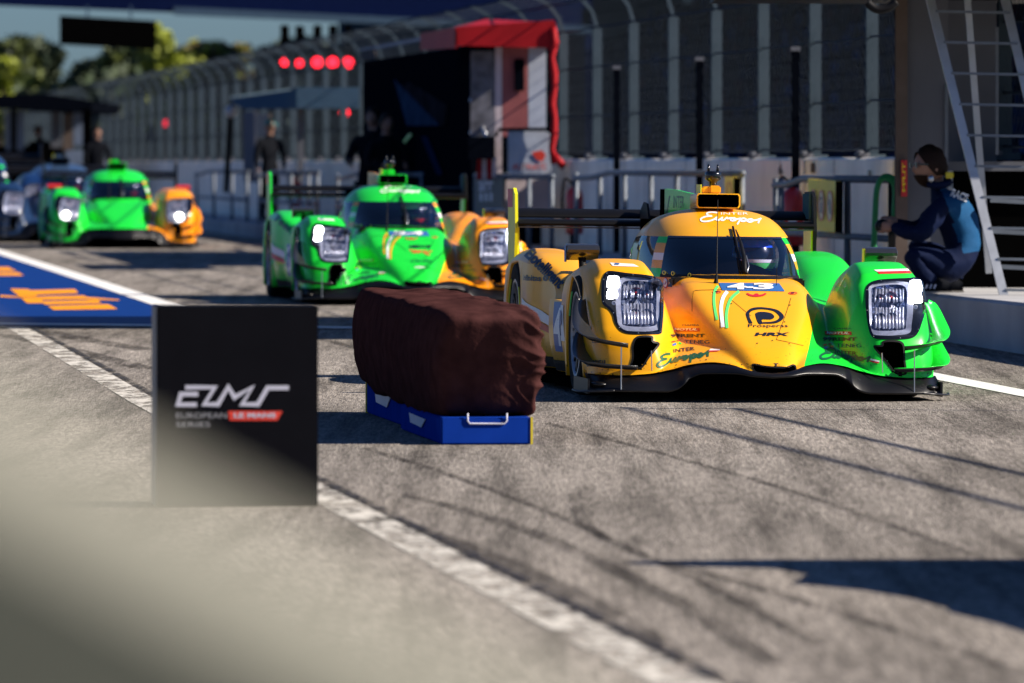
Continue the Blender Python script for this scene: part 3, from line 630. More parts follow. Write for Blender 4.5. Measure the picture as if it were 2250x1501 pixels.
# blue-grey awning stand
aw = empty('awning_stand', CL(9.3, 130, .372), label='small blue-grey awning stand with a pale post and lamp', cat='pit stand'); al = aw.location
q0, q1 = LP(508, 212, 8.7), LP(652, 192, 8.7)
mb = MB(); mb.prism([q0 - al, q1 - al, LP(652, 238, 8.7) - al, LP(540, 240, 8.7) - al, LP(508, 226, 8.7) - al], CL(.9, 0) - CL(0, 0)); mb.build('awning', M['bluetent'], aw)
lmark('awning_edge', [(504, 212), (640, 194), (640, 198), (504, 217)], 8.68, M['carwhite'], aw, al)
MB().beam(LP(506, 240, 8.7) - al, LP(497, 420, 8.7) - al, .09, .09).build('post', M['black'], aw)
MB().ball(LP(508, 245, 8.65) - al, .10).build('lamp', mat('pale_lamp', (.4, .38, .38), .4), aw, True)
lanepanel('back_panel', 535, 560, 245, 400, 9.3, M['greywall'], aw, al); lanepanel('back_panel', 562, 590, 250, 300, 9.3, mat('beige_panel', (.12, .10, .09), .7), aw, al)
MB().beam(LP(660, 195, 8.9) - al, LP(660, 400, 8.9) - al, .09, .09).build('post', M['greywall'], aw)
# far black awning with people
fa = empty('far_awning', CL(9.0, 190, .372), label='long black awning over dark pit stands at the far left', cat='pit stand'); fl = fa.location
ff = 167.0
def PP(px, py, Y=ff): return P(px, py, Y) - fl
MB().prism([PP(-60, 212), PP(95, 205), PP(205, 222), PP(195, 246), PP(90, 243), PP(-60, 232)], (0, 12, 0)).build('awning', M['blackcover'], fa)
for x in (-20, 30, 188, 195): MB().beam(PP(x, 240), PP(x, 460), .12, .12).build('post', M['void'], fa)
wp = mat('pale_blue_panel', (.13, .17, .25), .6, var=.15, scale=2)
for (a, b, c_, d, k) in ((12, 52, 243, 330, wp), (112, 134, 245, 325, M['greywall']), (162, 182, 243, 320, wp), (145, 180, 330, 385, wp), (138, 160, 250, 330, M['bronze'])):
    MB().prism([PP(a, c_, ff + 3), PP(b, c_, ff + 3), PP(b, d, ff + 3), PP(a, d, ff + 3)], (0, .1, 0)).build('panel', k, fa)
MB().prism([PP(-60, 320, ff + 4), PP(140, 320, ff + 4), PP(140, 470, ff + 4), PP(-60, 470, ff + 4)], (0, .3, 0)).build('counter', M['void'], fa)

# ================================================================ railings on the ledge
def railing(px0, px1, posts, ytop, label, c=9.0, mid=True, step=True, zt=None):
    Ya, Yb = YC(c, px0), YC(c, px1)
    t = empty('railing', CL(c, Yb, .372), label=label, cat='railing', group='grey steel railings on the ledge'); tl_ = t.location
    s = F / ((Ya + Yb) / 2); zt = HC - (ytop - YH) / (F / Yb) if zt is None else zt
    a = CL(c, Ya, zt) - tl_; b = CL(c, Yb, zt) - tl_
    pts = [a, b]
    if step: pts = [a + Vector((0, 0, -.06)), a.lerp(b, .12) + Vector((0, 0, -.05)), a.lerp(b, .24), b]
    MB().tube(pts, .030, 8).build('top_rail', M['galv'], t, True)
    if mid: MB().tube([a + Vector((0, 0, -.45)), b + Vector((0, 0, -.45))], .026, 8).build('mid_rail', M['galv'], t, True)
    for px in posts:
        y = YC(c, px); q = CL(c, y, zt) - tl_; MB().tube([q, Vector((q.x, q.y, 0))], .027, 8).build('post', M['galv'], t, True)
    return t
railing(1262, 1632, (1266, 1318, 1372, 1430, 1487, 1630), 381, 'steel railing behind the wing of the yellow car', 9.1, zt=1.205)
railing(1702, 1978, (1705, 1716, 1862, 1975), 393, 'steel railing carrying the yellow warning sign, in front of the white wall', 9.1, zt=1.17)
railing(952, 1214, (955, 1046, 1105, 1162, 1212), 385, 'steel railing with the grey banner below the red tent', 8.95, zt=1.16)
railing(568, 700, (570, 640, 678, 698), 378, 'low steel railing behind the green car', 8.9, zt=1.17)
railing(740, 930, (742, 800, 860, 928), 383, 'steel railing below the black timing stand', 8.9, zt=1.16)
railing(430, 545, (432, 470, 510, 543), 378, 'far steel railing right of the small green racing car', 8.9, zt=1.17)
def sign(name, pts, c, m, label, cat, th=.12):
    q = [LP(a, b, c) for a, b in pts]; o_ = empty(name, q[0], label=label, cat=cat)
    MB().prism([x - q[0] for x in q], CL(th, 0) - CL(0, 0)).build('panel', m, o_); return o_, q[0]
sg, s0 = sign('warning_sign', [(1775, 393), (1836, 398), (1834, 511), (1776, 504)], 9.02, M['signyel'], 'yellow sign with three red prohibition circles on the railing', 'sign', .04)
MB().prism([LP(1836, 398, 9.02) - s0, LP(1850, 400, 9.02) - s0, LP(1849, 512, 9.02) - s0, LP(1834, 511, 9.02) - s0], CL(.01, 0) - CL(0, 0)).build('side', M['void'], sg)
for k, x in enumerate((1786.5, 1804, 1822.5)):
    sh = ell2d(x, 450 + k * 1.5, 5.2, 31); mesh('symbol_disc', [LP(a, b, 9.012) - s0 for a, b in sh[0]], sh[1], M['signcream'], sg)
    sh = join2d(ring2d(x, 450 + k * 1.5, 6, 33, 2.6), ribbon2d([[(x - 4, 430 + k), (x + 4, 472 + k)]], 1.2)); mesh('prohibition_ring', [LP(a, b, 9.009) - s0 for a, b in sh[0]], sh[1], M['red'], sg)
    sh = join2d(ell2d(x, 436, 2, 5), poly2d([(x - 2, 444), (x + 2, 444), (x + 3, 468), (x - 3, 468)])) if k < 2 else join2d(ell2d(x - 1, 446, 3, 8), poly2d([(x - 3, 456), (x + 3, 450), (x + 4, 472), (x - 1, 470)]))
    mesh('symbol_figure', [LP(a, b, 9.006) - s0 for a, b in sh[0]], sh[1], M['greyink'], sg)
s2_, q2 = sign('warning_sign', [(1592, 388), (1612, 390), (1612, 470), (1592, 468)], 9.0, M['signyel'], 'narrow yellow sign at the end of the railing behind the car roof', 'sign', .04)
MB().prism([LP(1612, 390, 9.0) - q2, LP(1624, 391, 9.0) - q2, LP(1624, 471, 9.0) - q2, LP(1612, 470, 9.0) - q2], CL(.01, 0) - CL(0, 0)).build('side', M['void'], s2_)
sh = ring2d(1602, 420, 5, 20, 1.6); mesh('prohibition_ring', [LP(a, b, 8.995) - q2 for a, b in sh[0]], sh[1], M['red'], s2_)
s3_, q3 = sign('grey_banner', [(1042, 392), (1106, 390), (1104, 480), (1044, 482)], 8.88, mat('banner_grey', (.085, .085, .078), .7), 'dark grey banner with white letters on the railing under the red tent', 'banner', .03)
sh = txt2d('arr', 1052, 398, 1084, 420, .02); mesh('letters', [LP(a, b, 8.873) - q3 for a, b in sh[0]], sh[1], M['silver'], s3_)
sh = txt2d('III', 1054, 424, 1082, 442, .02); mesh('letters', [LP(a, b, 8.873) - q3 for a, b in sh[0]], sh[1], M['silver'], s3_)
s4_, q4 = sign('orange_board', [(792, 377), (828, 379), (828, 410), (792, 410)], 8.85, M['orange'], 'small orange board behind the roof of the green car', 'board', .03)

def extinguisher(px, c, zb, label, sc=1.0):
    y = YC(c, px); t = empty('fire_extinguisher', CL(c, y, .372), label=label, cat='fire extinguisher', group='red extinguishers at the pit wall')
    r = .085 * sc
    MB().lathe([(0, zb), (r * .9, zb), (r, zb + .03), (r, zb + .40), (r * .8, zb + .46), (r * .35, zb + .50), (0, zb + .50)], (0, 0, 0), 'Z', 20).build('cylinder', M['extred'], t, True)
    mb = MB().box((-.03, -.03, zb + .49), (.03, .03, zb + .56)); mb.box((-.02, -.10, zb + .55), (.02, .06, zb + .58)); mb.build('valve', M['black'], t)
    MB().tube(sm([(-.02, 0, zb + .53), (-.10, -.02, zb + .58), (-.13, -.02, zb + .35), (-.11, -.02, zb + .1)], 6), .014, 6).build('hose', M['black'], t, True)
    MB().box((-.04, -r - .004, zb + .12), (.03, -r + .01, zb + .24)).build('label_plate', M['white'], t)
    MB().box((-.05, .05, 0), (.05, .09, zb + .3)).build('stand', M['black'], t)
extinguisher(1742, 9.4, .22, 'red extinguisher with black hose left of the yellow sign', 1.15)
extinguisher(1262, 9.3, .18, 'red extinguisher at the foot of the red tent', 1.1)
extinguisher(650, 9.4, .22, 'far red extinguisher behind the wing of the green car')
# number marks on the wall
for (px, py, s_) in ((1911, 384, 'R'), (1714, 372, '6'), (1785, 368, 'I')):
    sh = txt2d(s_, px - 4, py - 10, px + 5, py + 12, .02); V_ = [LP(a, b, 9.692) for a, b in sh[0]]
    mesh('stencil_mark', V_, sh[1], M['ink'] if s_ == 'R' else M['bronze'], wl)
# green hose arch and black post
c = 8.85; Yh = YC(c, 1945); hz = empty('hose_stand', CL(c, Yh, .372), label='green air hose looped over a black post next to the crouching man', cat='hose stand'); hl = hz.location
MB().box(P(1952, 600, Yh) - hl, P(1968, 395, Yh) - hl + Vector((0, .06, 0))).build('post', M['black'], hz)
pts = sm([P(a, b, Yh - .05) - hl for a, b in ((1916, 600), (1920, 540), (1923, 470), (1927, 415), (1938, 392), (1952, 388), (1966, 398), (1973, 425), (1974, 465), (1969, 500), (1966, 470))], 8)
MB().tube(pts, .022, 8).build('hose', M['hose'], hz, True)
pts = sm([P(a, b, Yh - .06) - hl for a, b in ((1930, 398), (1945, 392), (1962, 402), (1966, 430), (1964, 470), (1970, 510), (1974, 480), (1970, 430))], 8)
MB().tube(pts, .018, 8).build('hose', M['hose'], hz, True)
# ================================================================ booth, ladder at right
YB = 58.6
bt = empty('pit_booth', P(2030, 362, YB), label='grey pit booth pillar with bronze frame and overhanging roof beside the ladder', cat='booth'); bl = bt.location; bl.z = .372; bt.location = bl
def bp(px, py, Y=YB): return P(px, py, Y) - bl
MB().box(bp(1992, 640), bp(2082, -40, YB + .1)).build('wall_panel', M['greywall'], bt)
MB().box(bp(1968, 640, YB - .05), bp(1992, -40, YB + .1)).build('frame_post', M['bronze'], bt)
MB().box(bp(2076, 640, YB - .02), bp(2083, 190, YB + .0)).build('window_frame', M['galv'], bt)
MB().box(bp(2188, 340, YB - .02), bp(2194, 60, YB + .0)).build('window_frame', M['galv'], bt)
MB().box(bp(2100, 640, YB + .4), bp(2420, 376, YB + .8)).build('dark_cabinet', M['void'], bt)
MB().box(bp(2083, 376, YB + .3), bp(2420, 355, YB + .5)).build('counter', M['greywall'], bt)
MB().box(bp(2083, 360, YB + .8), bp(2186, -40, YB + 1.0)).build('back_wall', M['greywall'], bt)
MB().box(bp(1560, 8, YB + 2), bp(2700, -20, YB + 2) + Vector((0, -5, 0))).build('roof', M['black'], bt)
MB().tube(sm([bp(1905, 5, YB - 3.1), bp(1925, 20, YB - 3.1), bp(1950, 18, YB - 3.1), bp(1970, 4, YB - 3.1)], 5), .03, 6).build('cable', M['black'], bt, True)
MB().box(bp(1980, 432, YB - .09), bp(1993, 352, YB - .06)).build('red_sticker', M['red'], bt)
sh = txt2d('TLPM', 0, 0, 60, 9, .02); Vr = [(1989.5 - (9 - b) * 0.75, 358 + a * 1.05) for a, b in sh[0]]; mesh('sticker_text', [P(a, b, YB - .095) - bl for a, b in Vr], sh[1], M['signyel'], bt)
YL = 56.6
ld = empty('ladder', P(2190, 362, YL), label='tall aluminium step ladder standing on the ledge behind the man', cat='ladder'); ll = ld.location; ll.z = .372; ld.location = ll
def lp(px, py, Y=YL): return P(px, py, Y) - ll
MB().beam(lp(2038, -25, YL - .1), lp(2207, 655, YL - .9), .03, .062, up=(1, 0, 0)).build('rail', M['ladder'], ld)
MB().beam(lp(2203, -25, YL - .1), lp(2362, 655, YL - .9), .03, .062, up=(1, 0, 0)).build('rail', M['ladder'], ld)
MB().beam(lp(2124, -25, YL), lp(2173, 600, YL + .2), .06, .045, up=(1, 0, 0)).build('rear_leg', M['ladder'], ld)
for k in range(10):
    y = 25 + 68 * k; t = (y + 25) / 680; MB().beam(lp(2044 + 169 * t, y, YL - .1 - .8 * t), lp(2208 + 160 * t, y + 3, YL - .1 - .8 * t), .05, .018).build('rung', M['galv'], ld)
for y in (440, 508, 585): MB().beam(lp(2176, y, YL + .2), lp(2330, y + 8, YL + .2), .03, .03).build('brace', M['galv'], ld)

# ================================================================ RACING CARS
YAW = math.atan(0.113)
class Proto:
    """closed-cockpit prototype: body surface function, and a mapping of photograph pixels of the nearest car onto it"""
    def __init__(s, small=False):
        s.small = small
        s.M43 = Matrix.Translation((1.397, 42.9, 0)) @ Matrix.Rotation(YAW, 4, 'Z') @ Matrix.Rotation(R(0.7), 4, 'Y')
        s.inv = s.M43.inverted(); s.cam = s.inv @ Vector((0, 0, HC))
        s.zlow = pchip([0, .06, .12, .2, .3, .42, .52, .65, .8, .95], [.145, .150, .170, .200, .213, .198, .170, .145, .136, .14])
        s.yf = pchip([0, .1, .2, .3, .5, .7, .85, .92, .955], [.02, .03, .08, .14, .20, .21, .24, .30, .42])
        s.rise = pchip([0, .05, .3, .6, .9, 1.3, 1.8, 2.6, 3.4, 4.6], [0, .016, .07, .145, .235, .33, .37, .35, .34, .40])
        s.zn = pchip([0, .03, .1, .3, .6, .9, 1.2, 1.5, 1.8, 2.2], [.19, .205, .245, .335, .455, .565, .645, .67, .60, .45])
        s.wn = pchip([0, .15, .35, .7, 1.0, 1.2, 1.6, 2.2], [.11, .15, .21, .31, .355, .365, .40, .43])
        s.zf = pchip([0, .012, .03, .06, .1, .2, .3, .4, .5, .6, .75, .9, 1.05, 1.2, 1.35, 1.5, 1.7, 2.2], [.13, .23, .31, .365, .405, .495, .575, .64, .685, .715, .735, .725, .70, .62, .48, .40, .30, .1])
        s.zr = pchip([1.7, 2.1, 2.5, 3.0, 3.4, 3.8, 4.2, 4.65], [.2, .38, .52, .68, .765, .785, .765, .66])
        s.W = pchip([0, 1.32, 1.42, 1.55, 2.08, 2.35, 2.65, 2.95, 3.25, 3.5, 4.4, 4.65], [.95, .95, .905, .90, .935, .90, .85, .88, .945, .95, .95, .88])
        if small:
            s.zlow = pchip([0, .2, .42, .52, .60, .75, .95], [.27, .27, .26, .22, .13, .10, .10])
            s.zn = pchip([0, .03, .1, .3, .6, .9, 1.2, 1.5, 1.8, 2.2], [.22, .25, .29, .37, .47, .56, .63, .66, .60, .45])
            s.rise = pchip([0, .05, .3, .6, .9, 1.3, 1.8, 2.6, 3.4, 4.6], [0, .02, .05, .10, .16, .25, .34, .35, .34, .40])
            s.zf = pchip([0, .012, .03, .06, .1, .2, .3, .4, .5, .6, .75, .9, 1.05, 1.2, 1.35, 1.5, 1.7, 2.2], [.10, .30, .42, .49, .53, .60, .655, .70, .73, .75, .765, .76, .73, .65, .50, .40, .30, .1])
    def H(s, x, y):
        ax = np.abs(x); d = np.maximum(0, y - s.yf(ax)); k = .035
        sp = lambda t, q=.02: q * np.logaddexp(0, t / q)
        sx = lambda a, b, k: .5 * (a + b + np.sqrt((a - b) ** 2 + k * k))
        val = s.zlow(ax) + s.rise(d)
        wn = s.wn(y); nose = s.zn(y) - .10 * ax ** 2 - 1.55 * sp(ax - wn * .93, .022)
        nose = np.where(nose < 0, 0, nose)
        inn = .50 + .07 * np.clip((.3 - d) / .3, 0, 1)
        fen = s.zf(d) - 3.2 * sp(inn + .035 - ax, .022) - 1.3 * sp(ax - .905, .014) - .30 * (ax - .74) ** 2
        # raised louvre block on the fender crest
        lou = .022 * np.clip((d - .42) / .06, 0, 1) * np.clip((1.0 - d) / .2, 0, 1) / (1 + np.exp((np.abs(ax - .72) - .145) / .008))
        fen = fen + lou
        inr = .60 - .25 * np.clip((3.0 - y) / 1.2, 0, 1)
        rear = s.zr(y) - 2.2 * sp(inr - ax, .04) - 1.2 * sp(ax - (s.W(y) - .05), .016) - .25 * (ax - .76) ** 2
        rear = np.where(y < 1.7, 0, rear)
        h = sx(val, nose, k * np.clip(d * 6, 0.1, 1)); h = sx(h, np.maximum(fen, 0), k * np.clip(d * 6, 0.02, 1)); h = sx(h, np.maximum(rear, 0), k)
        z0 = s.zlow(ax)
        return z0 + (h - z0) * np.clip(d / .012, 0, 1)
    def body(s, nu, nv):
        u = np.linspace(-1, 1, nu); u = u * (1 - .0) + .035 * np.sin(u * math.pi) ; u = np.clip(u, -1, 1); u[0] = -1; u[-1] = 1
        t = np.linspace(0, 1, nv); d = 4.63 * (0.30 * t + 0.70 * t ** 2.6)
        U, D = np.meshgrid(u, d); Wd = s.W(D); X = U * Wd; X0 = s.yf(np.abs(X)); Y = X0 + D * (4.65 - X0) / 4.63
        Z = s.H(X, Y); V = np.stack([X, Y, Z], -1).reshape(-1, 3)
        i = np.arange(nv - 1)[:, None] * nu + np.arange(nu - 1)[None]; Fq = np.stack([i, i + 1, i + nu + 1, i + nu], -1).reshape(-1, 4)
        return V, Fq, nu, nv
    def topx(s, p):       # local points -> pixel of the photograph
        q = np.array(s.M43); w_ = p @ q[:3, :3].T + q[:3, 3]; return np.stack([CX + F * w_[:, 0] / w_[:, 1], YH + F * (HC - w_[:, 2]) / w_[:, 1]], -1)
    def ray(s, px, py, bvh, default=1.0):
        wpt = P(px, py, 60.0); d = (s.inv @ wpt - s.cam).normalized(); h = bvh.ray_cast(s.cam, d)
        if h[0] is None:
            t = (default - s.cam.y) / d.y; return s.cam + d * t, Vector((0, -1, 0)), False
        n = h[1]; n = -n if n.dot(d) > 0 else n
        return h[0], n, True
    def at(s, px, py, yc):   # local point of that pixel at local depth yc
        d = (s.inv @ P(px, py, 60.0) - s.cam); return s.cam + d * ((yc - s.cam.y) / d.y)
def inpoly(p, poly):
    x, y = p[:, 0], p[:, 1]; r = np.zeros(len(p), bool); j = len(poly) - 1
    for i in range(len(poly)):
        xi, yi = poly[i]; xj, yj = poly[j]
        c = ((yi > y) != (yj > y)) & (x < (xj - xi) * (y - yi) / (yj - yi + 1e-12) + xi); r ^= c; j = i
    return r
LH = [(1332.5, 600.5), (1345, 598), (1379, 602.6), (1413.5, 606), (1437, 610), (1451, 617.6), (1455.7, 630), (1455.7, 656), (1455, 688), (1452, 724), (1448.7, 732.7), (1426, 734), (1392, 733.8), (1373, 730.6), (1360, 722), (1351.7, 707), (1348.5, 694), (1341, 681.5), (1328, 671), (1324, 660), (1323.3, 641), (1325, 615)]
RH = [(1903.6, 638), (1910.6, 625), (1927, 618), (1957, 615), (1990, 613.5), (2013, 611.8), (2025, 617), (2029.6, 633), (2033, 656.6), (2033, 680), (2028.4, 694), (2022.6, 712.6), (2015.6, 731), (2004, 741.7), (1978, 745), (1948, 745), (1924.6, 743.4), (1914, 733.6), (1908, 708), (1903.6, 670.6)]
LD = [(1396.5, 743), (1413.5, 738.7), (1432.7, 740), (1434.8, 750), (1446.6, 754), (1445.5, 761.5), (1426, 786), (1413.5, 805), (1405, 809.5), (1388, 810.5), (1385.8, 803), (1390, 784), (1389, 762.6)]
RD = [(1921, 764), (1929, 760), (1938.6, 759), (1939.8, 751), (1957, 748.7), (1978, 751), (1986.4, 761.6), (1987.6, 787), (1991, 817.6), (1987.6, 822.7), (1976, 823.4), (1964, 817.6), (1948, 796.6)]
MO = [(1652.7, 803), (1660, 800.6), (1682.5, 805), (1710.5, 807), (1731, 806.7), (1744, 802.4), (1748.8, 807), (1747.8, 817), (1731, 822), (1701, 824), (1673, 822), (1658, 816.4)]

def wheel(parent, x, y, z, rad, sgn, mark):
    w_ = empty('wheel', (x, y, z)); w_.parent = parent
    hw = .15; o_ = sgn * hw
    MB().lathe([(rad * .68, -o_), (rad * .93, -o_), (rad * .985, -o_ * .85), (rad, -o_ * .6), (rad, o_ * .6), (rad * .985, o_ * .85), (rad * .95, o_), (rad * .70, o_ * .98), (rad * .68, o_ * .9)], (0, 0, 0), 'X', 48).build('tyre', M['rubber'], w_, True)
    MB().lathe([(rad * .70, o_ * .99), (rad * .66, o_ * 1.0), (rad * .655, o_ * .8), (rad * .62, o_ * .2)], (0, 0, 0), 'X', 48).build('rim_ring', M['rimlip'], w_, True)
    mb = MB()
    for k in range(10):
        a = 2 * math.pi * k / 10
        for da in (-.10, .10):
            mb.beam((o_ * .80, .05 * math.cos(a), .05 * math.sin(a)), (o_ * .86, rad * .66 * math.cos(a + da), rad * .66 * math.sin(a + da)), .014, .02, up=(1, 0, 0))
    mb.lathe([(0, o_ * .95), (.035, o_ * .95), (.06, o_ * .7), (.09, o_ * .6)], (0, 0, 0), 'X', 20); mb.build('rim_spokes', M['rim'], w_)
    mb = MB()
    for k in range(5):
        a = 2 * math.pi * k / 5 + .3; mb.beam((o_ * .97, .0, 0), (o_ * .93, .075 * math.cos(a), .075 * math.sin(a)), .006, .012, up=(1, 0, 0))
    mb.build('hub_star', M['rimlip'], w_)
    MB().lathe([(rad * .5, o_ * .15), (0.0, o_ * .15)], (0, 0, 0), 'X', 30).build('brake_disc', M['void'], w_)
    for a0 in (.35, 2.4):
        pts = [(o_ * 1.005, rad * .84 * math.cos(a0 + .1 * i), rad * .84 * math.sin(a0 + .1 * i)) for i in range(7)]
        MB().tube(pts, .006, 5).build('tyre_mark', mark, w_)
    return w_

def lmp(name, label, X0, Y0, z0, yaw, roll, paintm, cols, num, hi=True, helmet='blue', group=None, small=False, scale=1.0, mirm=None):
    """cols: canopy colour, shark fin colour, left-end colour, right-end colour"""
    pr = Proto(small); root = empty(name, label=label, cat='racing car')
    if group: root['group'] = group
    root.matrix_world = Matrix.Translation((X0, Y0, z0)) @ Matrix.Rotation(yaw, 4, 'Z') @ Matrix.Rotation(roll, 4, 'Y') @ Matrix.Scale(scale, 4)
    canc, finc, lc, rc = cols; epm = M['black'] if small else (M['lime'] if num == '43' else M['green'])
    nu, nv = (361, 420) if hi else (221, 240)
    V, Fq, nu, nv = pr.body(nu, nv)
    # side skirts with wheel arches
    sv = []; sf = []; base = len(V); Vl = [V]; Fl = [Fq]
    for side in (0, nu - 1):
        edge = V[side::nu][:nv]; rows = 9; sgn = -1 if side == 0 else 1
        y = edge[:, 1]; zb = np.full(nv, .105)
        zb = np.where(y < .55, pr.zlow(.95) - .0, zb)
        for yc, zc, r_ in ((.97, .34, .365), (3.95, .355, .385)):
            dd = r_ ** 2 - (y - yc) ** 2; zb = np.where(dd > 0, np.maximum(zb, zc + np.sqrt(np.maximum(dd, 0))), zb)
        zb = np.minimum(zb, edge[:, 2] - .01)
        tt = np.linspace(0, 1, rows)[:, None]
        Zs = edge[None, :, 2] + (zb[None] - edge[None, :, 2]) * tt
        Xs = edge[None, :, 0] + sgn * .010 * np.sin(tt * math.pi) * np.clip((edge[None, :, 2] - zb[None]) * 4, 0, 1) - sgn * .05 * tt ** 3 * (y[None] > 1.4) * (y[None] < 3.5); Ys = np.repeat(y[None], rows, 0)
        add = np.stack([Xs, Ys, Zs], -1).reshape(-1, 3)
        lip = add.reshape(rows, nv, 3)[-1].copy(); lip[:, 0] -= sgn * .10; add = np.vstack([add, lip]); b0 = sum(len(q) for q in Vl)
        i = np.arange(rows)[:, None] * nv + np.arange(nv - 1)[None]; q = np.stack([i, i + 1, i + nv + 1, i + nv], -1).reshape(-1, 4) + b0
        Vl.append(add); Fl.append(q if sgn > 0 else q[:, ::-1])
    Va = np.vstack(Vl); Fa = np.vstack(Fl)
    bvh = BVHTree.FromPolygons([Vector(v) for v in Va], [tuple(int(i) for i in f) for f in Fa])
    cen = Va[Fa].mean(1); px = pr.topx(cen)
    kill = np.zeros(len(Fa), bool)
    front = cen[:, 1] < 1.0
    inner_ = np.abs(cen[:, 0])
    for poly in (LH, RH, LD, RD, MO): kill |= inpoly(px, poly) & front & (inner_ < .96)
    Fk = Fa[~kill]
    body = mesh('bodywork', Va, Fk, paintm, root, smooth=True)
    # canopy dome
    yf = pchip([.50, .60, .655, .72, .80, .875, .93, .98, 1.01, 1.035], [1.0, 1.08, 1.17, 1.31, 1.49, 1.68, 1.83, 2.0, 2.13, 2.32])
    wz = pchip([.50, .60, .655, .72, .80, .875, .93, .98, 1.005, 1.022, 1.032, 1.035], [.47, .465, .455, .45, .438, .412, .375, .318, .262, .19, .10, 0.0])
    YM = 2.35; TAIL = 4.45
    def dome(th, z):      # th degrees, 0 front, +-90 widest
        a = R(th); e = .80; sx_ = math.copysign(abs(math.sin(a)) ** e, a); cy = max(0, math.cos(a)) ** .95
        return Vector((float(wz(z)) * sx_, YM - (YM - float(yf(z))) * cy, z))
    def grid(name, ths, zs, m, parent, off=0.0, fn=dome):
        V_ = []; n = len(ths)
        for z in zs:
            for t in ths:
                p = fn(t, z)
                if off: q = Vector((p.x, (p.y - YM) * .3, (p.z - .5) * .5)); p = p + q.normalized() * off
                V_.append(p)
        Fc_ = [(i * n + k, i * n + k + 1, (i + 1) * n + k + 1, (i + 1) * n + k) for i in range(len(zs) - 1) for k in range(n - 1)]
        return mesh(name, V_, Fc_, m, parent, smooth=True)
    L_ = lambda a, b, n: [a + (b - a) * k / (n - 1) for k in range(n)]
    TT = lambda z: 56 - 9 * (z - .652) / .224
    def band(a0, b0, a1, b1):      # theta = a*T(z)+b, from edge 0 to edge 1 as f goes 0..1
        return lambda f, z: dome((a0 * TT(z) + b0) * (1 - f) + (a1 * TT(z) + b1) * f, z)
    ws = grid('windscreen', L_(0, 1, 60), L_(.652, .876, 20), M['windshield'], root, fn=band(-1, 0, 1, 0))
    zz = L_(.876, .98, 14) + [.99, 1.0, 1.01, 1.018, 1.025, 1.03, 1.033, 1.0345, 1.035]
    cp = grid('canopy', L_(-90, 90, 80), zz, canc, root)
    grid('canopy_base', L_(-90, 90, 80), L_(.50, .652, 8), canc, cp)
    grid('windscreen_band', L_(0, 1, 60), L_(.650, .668, 3), M['black'], ws, .003, band(-1, 0, 1, 0))
    grid('windscreen_band', L_(0, 1, 60), L_(.868, .880, 3), M['gloss'], ws, .002, band(-1, 0, 1, 0))
    for sg_ in (-1, 1):
        for k, (z0_, z1_, mm) in enumerate(((.652, .70, lc if sg_ < 0 and False else (M['green'] if canc != M['green'] else M['orange'])), (.70, .745, canc), (.745, .785, M['white']), (.785, .84, canc), (.84, .876, (M['green'] if canc != M['green'] else M['orange'])))):
            grid('screen_pillar', L_(0, 1, 6) if sg_ > 0 else L_(1, 0, 6), L_(z0_, z1_, 6), mm, cp, 0.0, band(sg_, 0, sg_, sg_ * 11))
        grid('side_window', L_(0, 1, 10) if sg_ > 0 else L_(1, 0, 10), L_(.652, .876, 14), M['glassdark'], cp, 0.0, band(sg_, sg_ * 11, 0, sg_ * 90))
    # tail of the canopy
    sc_ = pchip([YM, 2.8, 3.3, 3.8, TAIL], [1, .94, .76, .55, .34]); tz = pchip([YM, 2.8, 3.3, 3.8, TAIL], [1.035, 1.015, .945, .865, .77])
    def tailpt(ty, k, n):   # k over section
        ths = k / (n - 1); a = math.pi * ths; z = .50 + (1.035 - .50) * math.sin(a) ** .55 if False else None
        return None
    zsec = [.50, .56, .60, .655, .72, .80, .84, .876, .905, .93, .955, .98, 1.0, 1.015, 1.027, 1.033, 1.035]
    sec = [(-float(wz(z)), z) for z in zsec] + [(float(wz(z)), z) for z in zsec[::-1][1:]]
    V_ = []; ys_ = L_(YM, TAIL, 40); n = len(sec); mi = []
    for y in ys_:
        a = float(sc_(y)); b = (float(tz(y)) - .5) / .535
        for x, z in sec: V_.append((x * a, y, .5 + (z - .5) * b))
    Fc_ = []
    for i in range(39):
        for k in range(n - 1):
            Fc_.append((i * n + k, i * n + k + 1, (i + 1) * n + k + 1, (i + 1) * n + k)); zc = (sec[k][1] + sec[k + 1][1]) / 2
            mi.append(1 if (.655 < zc < .876 and ys_[i] < 2.85) else 0)
    mesh('engine_cover', V_, Fc_, [canc, M['glassdark']], cp, smooth=True, mi=mi)
    # interior
    it = MB().ball((0, 2.3, .60), .40, .75, .20, 20); it.box((-.38, 1.35, .45), (.38, 2.9, .60)); it.build('cockpit_tub', M['void'], root, True)
    MB().box((-.37, 1.30, .60), (.37, 1.46, .655), bev=.01).build('dashboard', M['black'], root)
    mb = MB(); mb.tube(sm([(-.36, 2.3, .62), (-.37, 2.2, .80), (-.25, 2.1, .93), (0, 2.05, .965), (.25, 2.1, .93), (.37, 2.2, .80), (.36, 2.3, .62)], 8), .018, 8)
    mb.box((-.36, 2.75, .5), (.36, 2.8, .97)); mb.build('roll_cage', M['void'], root, True)
    
    # driver
    dr = empty('driver_helmet', (.17, 1.93, .765)); dr.parent = root
    hc = {'blue': [M['dblue'], M['green'], M['white']], 'white': [M['white'], M['red'], M['ink']]}[helmet]
    hb = mat('helmet_%s' % helmet, {'blue': (.02, .10, .75), 'white': (.8, .8, .82)}[helmet], .2, coat=.8)
    MB().ball((0, 0, 0), .125, .14, .13, 24).build('helmet_shell', hb, dr, True)
